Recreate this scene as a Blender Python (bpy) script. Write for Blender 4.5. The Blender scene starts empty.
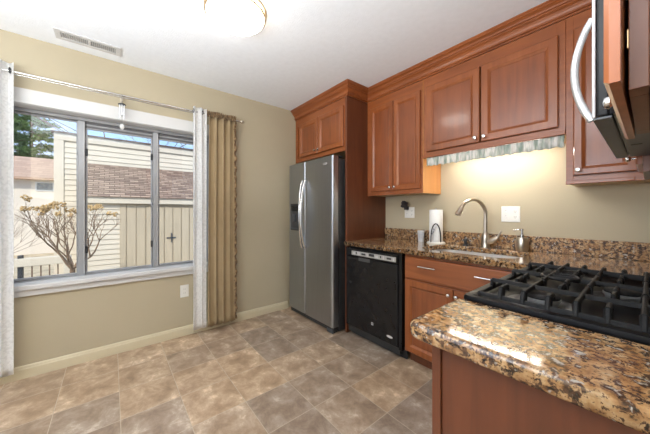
import bpy, bmesh, math, random
from mathutils import Vector, Matrix, noise
R = math.radians
PI = math.pi
scene = bpy.context.scene
COL = scene.collection

# ------------------------------------------------------------------ camera
cam_d = bpy.data.cameras.new('camera')
cam = bpy.data.objects.new('camera', cam_d)
COL.objects.link(cam)
cam.location = (2.847, -2.429, 1.203)
cam.rotation_euler = (R(90), 0, R(51.06))
cam_d.sensor_width = 36.0
cam_d.lens = 263.0 * 36.0 / 650.0
cam_d.shift_x = 0.00115
cam_d.shift_y = -0.0082
cam_d.clip_start = 0.02
cam_d.clip_end = 400
scene.camera = cam

# ------------------------------------------------------------------ exposure
scene.view_settings.view_transform = 'Standard'
scene.view_settings.look = 'None'
scene.view_settings.gamma = 1.0
scene.view_settings.use_curve_mapping = False
scene.view_settings.exposure = 0.62

# ------------------------------------------------------------------ world: pale blue sky with thin clouds
world = bpy.data.worlds.new('sky')
scene.world = world
world.use_nodes = True
wn = world.node_tree.nodes; wl = world.node_tree.links
for n in list(wn): wn.remove(n)
w_out = wn.new('ShaderNodeOutputWorld'); w_bg = wn.new('ShaderNodeBackground')
w_tc = wn.new('ShaderNodeTexCoord'); w_noise = wn.new('ShaderNodeTexNoise'); w_map = wn.new('ShaderNodeMapping')
w_ramp = wn.new('ShaderNodeValToRGB')
w_map.inputs['Scale'].default_value = (1.0, 1.0, 3.0)
w_noise.inputs['Scale'].default_value = 2.6; w_noise.inputs['Detail'].default_value = 5
w_ramp.color_ramp.elements[0].position = 0.44; w_ramp.color_ramp.elements[0].color = (0.36, 0.58, 0.95, 1)
w_ramp.color_ramp.elements[1].position = 0.72; w_ramp.color_ramp.elements[1].color = (0.90, 0.93, 1.0, 1)
wl.new(w_tc.outputs['Generated'], w_map.inputs['Vector']); wl.new(w_map.outputs['Vector'], w_noise.inputs['Vector'])
wl.new(w_noise.outputs['Fac'], w_ramp.inputs['Fac']); wl.new(w_ramp.outputs['Color'], w_bg.inputs['Color'])
w_bg.inputs['Strength'].default_value = 1.02
wl.new(w_bg.outputs['Background'], w_out.inputs['Surface'])

# ------------------------------------------------------------------ sun (lights the yard outside)
sun_d = bpy.data.lights.new('sun', 'SUN'); sun = bpy.data.objects.new('sun', sun_d); COL.objects.link(sun)
sun_d.energy = 2.6; sun_d.angle = R(3); sun_d.color = (1.0, 0.95, 0.86)
sun.rotation_euler = Vector((-0.62, 0.45, -0.65)).to_track_quat('-Z', 'Y').to_euler()

# added fill lights behind the camera; the rear window is made up too
def area(name, loc, direction, sx, sy, energy, color):
    d = bpy.data.lights.new(name, 'AREA'); o = bpy.data.objects.new(name, d); COL.objects.link(o)
    d.shape = 'RECTANGLE'; d.size = sx; d.size_y = sy; d.energy = energy; d.color = color
    o.location = loc; o.rotation_euler = Vector(direction).to_track_quat('-Z', 'Z').to_euler()
    return o
area('added_rear_fill', (1.57, -5.17, 1.35), (0, 1, 0), 2.5, 1.9, 14, (1.0, 0.98, 0.96))  # invented source, fills the room from the rear wall
area('added_uplight_fill', (2.3, -3.5, 1.50), (0.05, 0.22, 1), 1.7, 1.7, 90, (0.93, 0.97, 1.0))  # added bounce toward the ceiling; no floor lamp stands here

LAMP_EMIT = 9.0
TUBE_EMIT = 60.0

# ------------------------------------------------------------------ materials
def new_mat(name):
    m = bpy.data.materials.new(name); m.use_nodes = True
    return m, m.node_tree.nodes, m.node_tree.links, m.node_tree.nodes['Principled BSDF']

def mat(name, color, rough=0.5, metal=0.0, var=0.06, scale=12.0, bump=0.0, bscale=80.0, coat=0.0, stretch=(1, 1, 1), spec=0.5):
    m, n, l, b = new_mat(name)
    b.inputs['Roughness'].default_value = rough; b.inputs['Metallic'].default_value = metal
    b.inputs['Coat Weight'].default_value = coat; b.inputs['Coat Roughness'].default_value = 0.08
    b.inputs['Specular IOR Level'].default_value = spec
    tc = n.new('ShaderNodeTexCoord'); mp = n.new('ShaderNodeMapping'); mp.inputs['Scale'].default_value = stretch
    nz = n.new('ShaderNodeTexNoise'); nz.inputs['Scale'].default_value = scale; nz.inputs['Detail'].default_value = 4
    l.new(tc.outputs['Object'], mp.inputs['Vector']); l.new(mp.outputs['Vector'], nz.inputs['Vector'])
    rp = n.new('ShaderNodeValToRGB')
    c = Vector(color)
    rp.color_ramp.elements[0].position = 0.3; rp.color_ramp.elements[1].position = 0.7
    rp.color_ramp.elements[0].color = (*[max(0, x * (1 - var)) for x in c], 1)
    rp.color_ramp.elements[1].color = (*[min(1, x * (1 + var)) for x in c], 1)
    l.new(nz.outputs['Fac'], rp.inputs['Fac']); l.new(rp.outputs['Color'], b.inputs['Base Color'])
    if bump:
        n2 = n.new('ShaderNodeTexNoise'); n2.inputs['Scale'].default_value = bscale; n2.inputs['Detail'].default_value = 3
        l.new(mp.outputs['Vector'], n2.inputs['Vector'])
        bp = n.new('ShaderNodeBump'); bp.inputs['Strength'].default_value = bump; bp.inputs['Distance'].default_value = 0.01
        l.new(n2.outputs['Fac'], bp.inputs['Height']); l.new(bp.outputs['Normal'], b.inputs['Normal'])
    return m

def wood(name, dark, mid, light, axis='Z', rough=0.28, coat=0.5):
    m, n, l, b = new_mat(name)
    tc = n.new('ShaderNodeTexCoord'); mp = n.new('ShaderNodeMapping')
    s = {'X': (1.6, 22, 22), 'Y': (22, 1.6, 22), 'Z': (22, 22, 1.6)}[axis]
    mp.inputs['Scale'].default_value = s
    nz = n.new('ShaderNodeTexNoise'); nz.inputs['Scale'].default_value = 1.4; nz.inputs['Detail'].default_value = 6
    nz.inputs['Distortion'].default_value = 0.6
    nb = n.new('ShaderNodeTexNoise'); nb.inputs['Scale'].default_value = 4.0; nb.inputs['Detail'].default_value = 2
    l.new(tc.outputs['Object'], mp.inputs['Vector']); l.new(mp.outputs['Vector'], nz.inputs['Vector'])
    l.new(tc.outputs['Object'], nb.inputs['Vector'])
    mx = n.new('ShaderNodeMath'); mx.operation = 'MULTIPLY_ADD'; mx.inputs[1].default_value = 0.6
    ma = n.new('ShaderNodeMath'); ma.operation = 'MULTIPLY'; ma.inputs[1].default_value = 0.4
    l.new(nb.outputs['Fac'], ma.inputs[0]); l.new(nz.outputs['Fac'], mx.inputs[0]); l.new(ma.outputs[0], mx.inputs[2])
    rp = n.new('ShaderNodeValToRGB'); e = rp.color_ramp.elements
    e[0].position = 0.32; e[0].color = (*dark, 1); e[1].position = 0.70; e[1].color = (*light, 1)
    k = e.new(0.5); k.color = (*mid, 1)
    l.new(mx.outputs[0], rp.inputs['Fac']); l.new(rp.outputs['Color'], b.inputs['Base Color'])
    b.inputs['Roughness'].default_value = rough
    b.inputs['Coat Weight'].default_value = coat; b.inputs['Coat Roughness'].default_value = 0.12
    return m

def granite(name, gloss=True):
    m, n, l, b = new_mat(name)
    tc = n.new('ShaderNodeTexCoord')
    def nz(scale, detail, dist=0.0, rough=0.5):
        x = n.new('ShaderNodeTexNoise'); x.inputs['Scale'].default_value = scale; x.inputs['Detail'].default_value = detail
        x.inputs['Distortion'].default_value = dist; x.inputs['Roughness'].default_value = rough
        l.new(tc.outputs['Object'], x.inputs['Vector']); return x
    def ramp(src, pts):
        r = n.new('ShaderNodeValToRGB'); e = r.color_ramp.elements
        e[0].position, e[0].color = pts[0][0], (*pts[0][1], 1); e[1].position, e[1].color = pts[-1][0], (*pts[-1][1], 1)
        for p, c in pts[1:-1]:
            k = e.new(p); k.color = (*c, 1)
        l.new(src, r.inputs['Fac']); return r
    def mix(fac, a, c):
        x = n.new('ShaderNodeMix'); x.data_type = 'RGBA'
        l.new(fac, x.inputs['Factor']); l.new(a, x.inputs['A']); l.new(c, x.inputs['B']); return x.outputs['Result']
    base = ramp(nz(32, 6, 0.25, 0.62).outputs['Fac'], [(0.32, (0.16, 0.075, 0.03)), (0.42, (0.36, 0.19, 0.08)), (0.52, (0.48, 0.29, 0.135)), (0.61, (0.56, 0.38, 0.21)), (0.72, (0.60, 0.50, 0.36))])
    vor = n.new('ShaderNodeTexVoronoi'); vor.inputs['Scale'].default_value = 75
    l.new(tc.outputs['Object'], vor.inputs['Vector'])
    crystal = ramp(vor.outputs['Color'], [(0.0, (0.55, 0.5, 0.45)), (0.5, (0.9, 0.9, 0.9)), (1.0, (1.0, 1.0, 1.0))])
    mul = n.new('ShaderNodeMix'); mul.data_type = 'RGBA'; mul.blend_type = 'MULTIPLY'; mul.inputs['Factor'].default_value = 0.8
    l.new(base.outputs['Color'], mul.inputs['A']); l.new(crystal.outputs['Color'], mul.inputs['B'])
    spot = ramp(nz(58, 6, 0.35, 0.64).outputs['Fac'], [(0.495, (0, 0, 0)), (0.55, (1, 1, 1))])
    darkc = ramp(nz(120, 2).outputs['Fac'], [(0.35, (0.018, 0.012, 0.010)), (0.7, (0.13, 0.065, 0.035))])
    c1 = mix(spot.outputs['Color'], mul.outputs['Result'], darkc.outputs['Color'])
    fleck = ramp(nz(125, 4, 0.2, 0.6).outputs['Fac'], [(0.56, (0, 0, 0)), (0.62, (1, 1, 1))])
    fc_ = n.new('ShaderNodeRGB'); fc_.outputs[0].default_value = (0.09, 0.05, 0.03, 1)
    c1 = mix(fleck.outputs['Color'], c1, fc_.outputs[0])
    grey = ramp(nz(60, 3, 0.3).outputs['Fac'], [(0.62, (0, 0, 0)), (0.68, (1, 1, 1))])
    gc = n.new('ShaderNodeRGB'); gc.outputs[0].default_value = (0.42, 0.40, 0.36, 1)
    c2 = mix(grey.outputs['Color'], c1, gc.outputs[0])
    l.new(c2, b.inputs['Base Color'])
    b.inputs['Roughness'].default_value = 0.09 if gloss else 0.35; b.inputs['Specular IOR Level'].default_value = 0.7 if gloss else 0.3
    b.inputs['Coat Weight'].default_value = 0.4 if gloss else 0.0; b.inputs['Coat Roughness'].default_value = 0.06
    return m

def tile_floor(name):
    m, n, l, b = new_mat(name)
    tc = n.new('ShaderNodeTexCoord'); sp = n.new('ShaderNodeSeparateXYZ'); l.new(tc.outputs['Object'], sp.inputs[0])
    P = 0.3105
    def axis(out, off):
        a = n.new('ShaderNodeMath'); a.operation = 'ADD'; a.inputs[1].default_value = off; l.new(out, a.inputs[0])
        d = n.new('ShaderNodeMath'); d.operation = 'DIVIDE'; d.inputs[1].default_value = P; l.new(a.outputs[0], d.inputs[0])
        f = n.new('ShaderNodeMath'); f.operation = 'FRACT'; l.new(d.outputs[0], f.inputs[0])
        fl = n.new('ShaderNodeMath'); fl.operation = 'FLOOR'; l.new(d.outputs[0], fl.inputs[0])
        s = n.new('ShaderNodeMath'); s.operation = 'SUBTRACT'; s.inputs[1].default_value = 0.5; l.new(f.outputs[0], s.inputs[0])
        ab = n.new('ShaderNodeMath'); ab.operation = 'ABSOLUTE'; l.new(s.outputs[0], ab.inputs[0])
        return ab.outputs[0], fl.outputs[0]
    ax, fx = axis(sp.outputs['X'], 0.003 + 31.05); ay, fy = axis(sp.outputs['Y'], -0.094 + 31.05)
    mxx = n.new('ShaderNodeMath'); mxx.operation = 'MAXIMUM'; l.new(ax, mxx.inputs[0]); l.new(ay, mxx.inputs[1])
    wob = n.new('ShaderNodeTexNoise'); wob.inputs['Scale'].default_value = 30; l.new(tc.outputs['Object'], wob.inputs['Vector'])
    wa = n.new('ShaderNodeMath'); wa.operation = 'MULTIPLY_ADD'; wa.inputs[1].default_value = 0.008; l.new(wob.outputs['Fac'], wa.inputs[0]); l.new(mxx.outputs[0], wa.inputs[2])
    gm = n.new('ShaderNodeMapRange'); gm.inputs['From Min'].default_value = 0.4935; gm.inputs['From Max'].default_value = 0.501
    l.new(wa.outputs[0], gm.inputs['Value'])
    cell = n.new('ShaderNodeCombineXYZ'); l.new(fx, cell.inputs[0]); l.new(fy, cell.inputs[1])
    wn_ = n.new('ShaderNodeTexWhiteNoise'); l.new(cell.outputs[0], wn_.inputs['Vector'])
    # per tile offset of the clouding
    sc = n.new('ShaderNodeVectorMath'); sc.operation = 'MULTIPLY_ADD'; sc.inputs[1].default_value = (9, 9, 9)
    l.new(wn_.outputs['Color'], sc.inputs[0]); l.new(tc.outputs['Object'], sc.inputs[2])
    n1 = n.new('ShaderNodeTexNoise'); n1.inputs['Scale'].default_value = 8; n1.inputs['Detail'].default_value = 10; n1.inputs['Roughness'].default_value = 0.70; n1.inputs['Distortion'].default_value = 0.25
    l.new(sc.outputs[0], n1.inputs['Vector'])
    r1 = n.new('ShaderNodeValToRGB'); e = r1.color_ramp.elements
    e[0].position = 0.32; e[0].color = (0.25, 0.18, 0.125, 1); e[1].position = 0.68; e[1].color = (0.72, 0.615, 0.495, 1)
    k = e.new(0.46); k.color = (0.36, 0.265, 0.185, 1); k = e.new(0.58); k.color = (0.48, 0.38, 0.285, 1)
    l.new(n1.outputs['Fac'], r1.inputs['Fac'])
    tone = n.new('ShaderNodeValToRGB'); e = tone.color_ramp.elements
    e[0].color = (0.74, 0.75, 0.80, 1); e[1].color = (1.14, 1.06, 0.95, 1)
    l.new(wn_.outputs['Value'], tone.inputs['Fac'])
    mu = n.new('ShaderNodeMix'); mu.data_type = 'RGBA'; mu.blend_type = 'MULTIPLY'; mu.inputs['Factor'].default_value = 1
    l.new(r1.outputs['Color'], mu.inputs['A']); l.new(tone.outputs['Color'], mu.inputs['B'])
    gx = n.new('ShaderNodeMix'); gx.data_type = 'RGBA'; gx.inputs['B'].default_value = (0.47, 0.385, 0.29, 1)
    l.new(gm.outputs['Result'], gx.inputs['Factor']); l.new(mu.outputs['Result'], gx.inputs['A'])
    l.new(gx.outputs['Result'], b.inputs['Base Color'])
    rr = n.new('ShaderNodeMapRange'); rr.inputs['To Min'].default_value = 0.28; rr.inputs['To Max'].default_value = 0.5
    l.new(n1.outputs['Fac'], rr.inputs['Value']); l.new(rr.outputs['Result'], b.inputs['Roughness'])
    bp = n.new('ShaderNodeBump'); bp.inputs['Strength'].default_value = 0.25; bp.inputs['Distance'].default_value = 0.01
    hh = n.new('ShaderNodeMath'); hh.operation = 'SUBTRACT'; l.new(n1.outputs['Fac'], hh.inputs[0]); l.new(gm.outputs['Result'], hh.inputs[1])
    l.new(hh.outputs[0], bp.inputs['Height']); l.new(bp.outputs['Normal'], b.inputs['Normal'])
    return m

def shingles(name, c0, c1, c2, sx, sz):
    m, n, l, b = new_mat(name)
    tc = n.new('ShaderNodeTexCoord'); sp = n.new('ShaderNodeSeparateXYZ'); l.new(tc.outputs['Object'], sp.inputs[0])
    cb = n.new('ShaderNodeCombineXYZ'); l.new(sp.outputs['Y'], cb.inputs[0]); l.new(sp.outputs['Z'], cb.inputs[1])
    br = n.new('ShaderNodeTexBrick'); br.inputs['Scale'].default_value = 1.0
    br.inputs['Brick Width'].default_value = sx; br.inputs['Row Height'].default_value = sz; br.inputs['Mortar Size'].default_value = 0.006
    br.inputs['Color1'].default_value = (*c0, 1); br.inputs['Color2'].default_value = (*c1, 1); br.inputs['Mortar'].default_value = (*c2, 1)
    br.inputs['Bias'].default_value = 0.0
    l.new(cb.outputs[0], br.inputs['Vector']); l.new(br.outputs['Color'], b.inputs['Base Color'])
    b.inputs['Roughness'].default_value = 0.9
    return m

def glass_mat(name, tint=(1, 1, 1), rough=0.0, refl=0.08):
    m = bpy.data.materials.new(name); m.use_nodes = True
    n = m.node_tree.nodes; l = m.node_tree.links
    for x in list(n): n.remove(x)
    o = n.new('ShaderNodeOutputMaterial'); t = n.new('ShaderNodeBsdfTransparent'); g = n.new('ShaderNodeBsdfGlossy')
    mx = n.new('ShaderNodeMixShader'); fr = n.new('ShaderNodeFresnel'); fr.inputs['IOR'].default_value = 1.45
    t.inputs['Color'].default_value = (*tint, 1); g.inputs['Roughness'].default_value = rough
    mu = n.new('ShaderNodeMath'); mu.operation = 'MULTIPLY'; mu.inputs[1].default_value = refl / 0.08
    l.new(fr.outputs[0], mu.inputs[0]); l.new(mu.outputs[0], mx.inputs[0]); l.new(t.outputs[0], mx.inputs[1]); l.new(g.outputs[0], mx.inputs[2])
    l.new(mx.outputs[0], o.inputs['Surface'])
    return m

def emit_mat(name, color, strength):
    m, n, l, b = new_mat(name)
    b.inputs['Base Color'].default_value = (*color, 1); b.inputs['Roughness'].default_value = 0.4
    b.inputs['Emission Color'].default_value = (*color, 1); b.inputs['Emission Strength'].default_value = strength
    return m

def fabric(name, c0, c1, scale, trans=0.25, stretch=(1, 1, 1), hard=(0.45, 0.55), vor=False):
    m, n, l, b = new_mat(name)
    tc = n.new('ShaderNodeTexCoord'); mp = n.new('ShaderNodeMapping'); mp.inputs['Scale'].default_value = stretch
    l.new(tc.outputs['Object'], mp.inputs['Vector'])
    if vor:
        nz = n.new('ShaderNodeTexVoronoi'); nz.inputs['Scale'].default_value = scale; src = nz.outputs['Distance']
    else:
        nz = n.new('ShaderNodeTexNoise'); nz.inputs['Scale'].default_value = scale; nz.inputs['Detail'].default_value = 3; src = nz.outputs['Fac']
    l.new(mp.outputs['Vector'], nz.inputs['Vector'])
    rp = n.new('ShaderNodeValToRGB'); e = rp.color_ramp.elements
    e[0].position = hard[0]; e[0].color = (*c0, 1); e[1].position = hard[1]; e[1].color = (*c1, 1)
    l.new(src, rp.inputs['Fac']); l.new(rp.outputs['Color'], b.inputs['Base Color'])
    b.inputs['Roughness'].default_value = 0.8; b.inputs['Sheen Weight'].default_value = 0.2
    o = n['Material Output']; tr = n.new('ShaderNodeBsdfTranslucent'); l.new(rp.outputs['Color'], tr.inputs['Color'])
    mx = n.new('ShaderNodeMixShader'); mx.inputs[0].default_value = trans
    l.new(b.outputs[0], mx.inputs[1]); l.new(tr.outputs[0], mx.inputs[2]); l.new(mx.outputs[0], o.inputs['Surface'])
    return m

CD, CM, CL = (0.185, 0.050, 0.013), (0.26, 0.073, 0.019), (0.33, 0.098, 0.027)
M = dict(
    wood=wood('cherry_wood', CD, CM, CL, 'Z', rough=0.34, coat=0.35), wood_x=wood('cherry_wood_horizontal', CD, CM, CL, 'X', rough=0.38, coat=0.25), wood_y=wood('cherry_wood_lengthwise', CD, CM, CL, 'Y'),
    panel=wood('cherry_side_shaded', (0.092, 0.027, 0.010), (0.125, 0.036, 0.0135), (0.16, 0.048, 0.018), 'Z', rough=0.36, coat=0.2),  # cherry with shade put into its colour, for sides turned from the light
    center=wood('cherry_center_shaded', (0.165, 0.044, 0.014), (0.225, 0.062, 0.019), (0.28, 0.082, 0.025), 'Z', rough=0.30, coat=0.4),  # frames catch more light; that difference is put in as a darker panel colour
    raw=wood('pale_birch', (0.42, 0.26, 0.12), (0.50, 0.33, 0.16), (0.58, 0.40, 0.22), 'Y', rough=0.5, coat=0.1),
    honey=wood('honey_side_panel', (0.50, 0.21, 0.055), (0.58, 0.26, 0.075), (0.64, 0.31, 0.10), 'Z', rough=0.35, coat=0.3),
    granite=granite('granite'), granite_honed=granite('granite_backsplash', False), floor=tile_floor('stone_look_tile'),
    wall=mat('tan_wall_paint', (0.455, 0.395, 0.28), 0.75, var=0.02, scale=3, bump=0.08, bscale=160),
    base=mat('tan_trim_paint', (0.60, 0.53, 0.37), 0.45, var=0.02, scale=5),
    ceil=mat('white_textured_ceiling', (0.86, 0.89, 0.93), 0.9, var=0.02, scale=25, bump=0.22, bscale=110),
    white=mat('white_paint', (0.60, 0.60, 0.60), 0.4, var=0.01, scale=8),
    plastic=mat('white_plastic', (0.78, 0.77, 0.73), 0.35, var=0.01),
    duct=mat('grey_duct', (0.32, 0.32, 0.32), 0.7, var=0.05), slot=mat('dark_slot', (0.05, 0.05, 0.05), 0.6, var=0.1),
    alu=mat('grey_aluminium', (0.33, 0.34, 0.36), 0.45, 0.3, var=0.05, scale=10),
    aludark=mat('dark_grey_track', (0.14, 0.14, 0.15), 0.5, 0.2, var=0.08, scale=14),
    steel=mat('stainless_steel', (0.40, 0.425, 0.46), 0.34, 1.0, var=0.07, scale=5, stretch=(60, 60, 0.6), bump=0.02, bscale=8),
    steelc=mat('polished_steel', (0.70, 0.70, 0.70), 0.18, 1.0, var=0.03),
    nickel=mat('brushed_nickel', (0.56, 0.51, 0.44), 0.28, 1.0, var=0.05, scale=40),
    sink=mat('satin_sink_steel', (0.60, 0.58, 0.55), 0.38, 0.85, var=0.06, scale=20),
    black=mat('gloss_black', (0.011, 0.011, 0.012), 0.2, var=0.2, coat=0.0, spec=0.3),
    enamel=mat('black_enamel', (0.008, 0.008, 0.009), 0.34, var=0.2, scale=20, coat=0.0, spec=0.10),
    iron=mat('cast_iron', (0.012, 0.012, 0.013), 0.55, var=0.3, scale=60, bump=0.15, bscale=300, spec=0.25),
    dkgrey=mat('dark_grey_metal', (0.055, 0.058, 0.062), 0.45, 0.4, var=0.1),
    grey=mat('grey_underside', (0.075, 0.085, 0.095), 0.4, 0.2, var=0.08, scale=8),
    silver=mat('silver_panel', (0.55, 0.56, 0.57), 0.3, 0.7, var=0.08, scale=60),
    rubber=mat('black_rubber', (0.02, 0.02, 0.02), 0.7, var=0.1),
    brass=mat('aged_brass', (0.66, 0.50, 0.30), 0.3, 1.0, var=0.08),
    paper=mat('paper_towel', (0.86, 0.86, 0.84), 0.9, var=0.03, scale=60, bump=0.2, bscale=200),
    lamp=emit_mat('lit_diffuser', (1.0, 0.955, 0.89), LAMP_EMIT), tube=emit_mat('lit_tube', (1.0, 0.95, 0.86), TUBE_EMIT),
    glass=glass_mat('window_glass', (0.97, 0.98, 0.98)), cup=fabric('frosted_clear', (0.86, 0.88, 0.90), (0.93, 0.94, 0.95), 20, 0.5),
    sheer=fabric('white_lace', (0.84, 0.84, 0.84), (0.93, 0.93, 0.93), 60, 0.45, hard=(0.42, 0.52)),
    gold=fabric('gold_satin', (0.34, 0.245, 0.13), (0.39, 0.285, 0.16), 6, 0.15, hard=(0.3, 0.7)),
    brown=fabric('brown_ruffle', (0.14, 0.08, 0.035), (0.30, 0.19, 0.09), 40, 0.05),
    valance=fabric('green_print_cotton', (0.30, 0.37, 0.31), (0.78, 0.76, 0.72), 9, 0.15, stretch=(5, 1, 1), hard=(0.34, 0.60)),
    print=fabric('blue_white_print', (0.02, 0.03, 0.08), (0.72, 0.74, 0.78), 70, 0.0, hard=(0.28, 0.5), vor=True),
    siding=mat('cream_siding', (0.66, 0.58, 0.46), 0.7, var=0.04, scale=3),
    board=mat('tan_board_siding', (0.50, 0.41, 0.29), 0.75, var=0.06, scale=4, stretch=(4, 4, 0.5)),
    fascia=mat('dark_brown_edge', (0.10, 0.065, 0.05), 0.7, var=0.1),
    shingle=shingles('brown_shingles', (0.42, 0.30, 0.22), (0.19, 0.125, 0.095), (0.12, 0.08, 0.06), 0.17, 0.045),
    roof2=shingles('pale_brown_shingles', (0.50, 0.33, 0.23), (0.42, 0.27, 0.19), (0.33, 0.21, 0.15), 0.4, 0.14),
    stucco=mat('pale_wall', (0.70, 0.62, 0.52), 0.8, var=0.04, scale=1),
    ground=mat('winter_lawn', (0.48, 0.38, 0.25), 0.95, var=0.25, scale=2.5),
    bark=mat('brown_bark', (0.17, 0.11, 0.075), 0.85, var=0.3, scale=15),
    twig=mat('twig_bark', (0.24, 0.155, 0.10), 0.85, var=0.3, scale=15),
    dried=mat('dried_flower', (0.56, 0.38, 0.18), 0.9, var=0.3, scale=15),
    pine=mat('pine_green', (0.14, 0.22, 0.06), 0.9, var=0.5, scale=3),
    darkglass=mat('far_window', (0.10, 0.12, 0.14), 0.2, var=0.2),
    soapmark=mat('light_grey_mark', (0.70, 0.70, 0.72), 0.3, 0.3, var=0.02),
    dkflower=mat('dark_petals', (0.035, 0.028, 0.03), 0.6, var=0.4, scale=30),
)

# ------------------------------------------------------------------ mesh helpers (everything is written in world coordinates)
class MB:
    def __init__(s):
        s.bm = bmesh.new()
    def box(s, x0, x1, y0, y1, z0, z1, bevel=0.0, seg=2):
        b = bmesh.new()
        bmesh.ops.create_cube(b, size=1.0)
        for v in b.verts:
            v.co = Vector(((x0 + x1) / 2 + v.co.x * abs(x1 - x0), (y0 + y1) / 2 + v.co.y * abs(y1 - y0), (z0 + z1) / 2 + v.co.z * abs(z1 - z0)))
        if bevel > 0:
            bmesh.ops.bevel(b, geom=b.edges[:], offset=bevel, segments=seg, affect='EDGES', profile=0.5)
        return s.merge(b)
    def merge(s, b, mtx=None):
        if mtx is not None: bmesh.ops.transform(b, matrix=mtx, verts=b.verts)
        me = bpy.data.meshes.new('tmp'); b.to_mesh(me); b.free(); s.bm.from_mesh(me); bpy.data.meshes.remove(me)
        return s
    def tube(s, pts, rad, n=10, cap=True, flat=1.0):
        pts = [Vector(p) for p in pts]
        if not isinstance(rad, (list, tuple)): rad = [rad] * len(pts)
        rings = []; prev = None
        for i, p in enumerate(pts):
            t = (pts[min(i + 1, len(pts) - 1)] - pts[max(i - 1, 0)]).normalized()
            if prev is None:
                up = Vector((0, 0, 1)) if abs(t.z) < 0.9 else Vector((1, 0, 0))
                a = t.cross(up).normalized()
            else:
                a = (prev - t * prev.dot(t)).normalized()
            prev = a; c = t.cross(a)
            rings.append([s.bm.verts.new(p + a * math.cos(2 * PI * k / n) * rad[i] + c * math.sin(2 * PI * k / n) * rad[i] * flat) for k in range(n)])
        for r0, r1 in zip(rings, rings[1:]):
            for k in range(n): s.bm.faces.new((r0[k], r0[(k + 1) % n], r1[(k + 1) % n], r1[k]))
        if cap:
            s.bm.faces.new(rings[0][::-1]); s.bm.faces.new(rings[-1])
        return s
    def lathe(s, c, prof, n=24, axis='Z', cap=True):
        c = Vector(c); rings = []
        for r, h in prof:
            ring = []
            for k in range(n):
                a = 2 * PI * k / n; u, v = r * math.cos(a), r * math.sin(a)
                d = {'Z': Vector((u, v, h)), 'X': Vector((h, u, v)), 'Y': Vector((v, h, u))}[axis]
                ring.append(s.bm.verts.new(c + d))
            rings.append(ring)
        for r0, r1 in zip(rings, rings[1:]):
            for k in range(n): s.bm.faces.new((r0[k], r0[(k + 1) % n], r1[(k + 1) % n], r1[k]))
        if cap:
            s.bm.faces.new(rings[0][::-1]); s.bm.faces.new(rings[-1])
        return s
    def ball(s, c, rx, ry=None, rz=None, sub=2):
        b = bmesh.new(); bmesh.ops.create_icosphere(b, subdivisions=sub, radius=1)
        return s.merge(b, Matrix.Translation(c) @ Matrix.Diagonal((rx, ry or rx, rz or rx, 1)))
    def poly(s, pts):
        return s.bm.faces.new([s.bm.verts.new(p) for p in pts])
    def prism(s, pts, d):
        d = Vector(d); a = [s.bm.verts.new(p) for p in pts]; b = [s.bm.verts.new(Vector(p) + d) for p in pts]
        s.bm.faces.new(a); s.bm.faces.new(b[::-1]); k = len(a)
        for i in range(k): s.bm.faces.new((a[i], b[i], b[(i + 1) % k], a[(i + 1) % k]))
        return s
    def build(s, name, m, parent=None, smooth=False, origin=None, recalc=True):
        if recalc: bmesh.ops.recalc_face_normals(s.bm, faces=s.bm.faces[:])
        if parent is not None:
            o0 = world_loc(parent)
        elif origin is not None:
            o0 = Vector(origin)
        else:
            vs = s.bm.verts; n = len(vs)
            xs = [v.co.x for v in vs]; ys = [v.co.y for v in vs]; zs = [v.co.z for v in vs]
            o0 = Vector(((min(xs) + max(xs)) / 2, (min(ys) + max(ys)) / 2, min(zs)))
        me = bpy.data.meshes.new(name)
        for v in s.bm.verts: v.co -= o0
        s.bm.to_mesh(me); s.bm.free()
        me.materials.append(m)
        if smooth:
            for p in me.polygons: p.use_smooth = True
            try: me.set_sharp_from_angle(angle=R(40))
            except Exception: pass
        o = bpy.data.objects.new(name, me); COL.objects.link(o)
        if parent is not None: o.parent = parent
        else: o.location = o0
        WL[o.name] = o0
        return o
WL = {}
def world_loc(o): return WL[o.name]
def empty(name, loc, label=None, cat=None, group=None):
    o = bpy.data.objects.new(name, None); COL.objects.link(o); o.location = loc; o.empty_display_size = 0.05
    WL[o.name] = Vector(loc)
    return tag(o, label, cat, group)
def tag(o, label=None, cat=None, group=None, kind=None):
    if label: o['label'] = label
    if cat: o['category'] = cat
    if group: o['group'] = group
    if kind: o['kind'] = kind
    return o
def struct(o): o['kind'] = 'structure'; return o
def copy_tree(o, parent=None):
    c = o.copy(); COL.objects.link(c)
    if parent is not None: c.parent = parent
    for ch in [x for x in o.children]: copy_tree(ch, c)
    return c

# ring-profile slab in a plane: a = along width, b = outwards, c = up
def ringed(mb, T, w, h, prof, z0=0.0, back=None, center=True):
    """prof: list of (inset, out).  T maps (a, b, c) to world."""
    loops = []
    for ins, out in prof:
        loops.append([mb.bm.verts.new(T(a, out, c)) for a, c in ((ins, ins), (w - ins, ins), (w - ins, h - ins), (ins, h - ins))])
    for l0, l1 in zip(loops, loops[1:]):
        for k in range(4): mb.bm.faces.new((l0[k], l0[(k + 1) % 4], l1[(k + 1) % 4], l1[k]))
    mb.bm.faces.new(loops[0][::-1])
    if center: mb.bm.faces.new(loops[-1])
    return mb

def T_front(x0, yface, z0):      # face looks toward -Y
    return lambda a, b, c: Vector((x0 + a, yface - b, z0 + c))
def T_left(xface, y0, z0):       # face looks toward -X, width runs along -Y
    return lambda a, b, c: Vector((xface - b, y0 - a, z0 + c))

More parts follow.
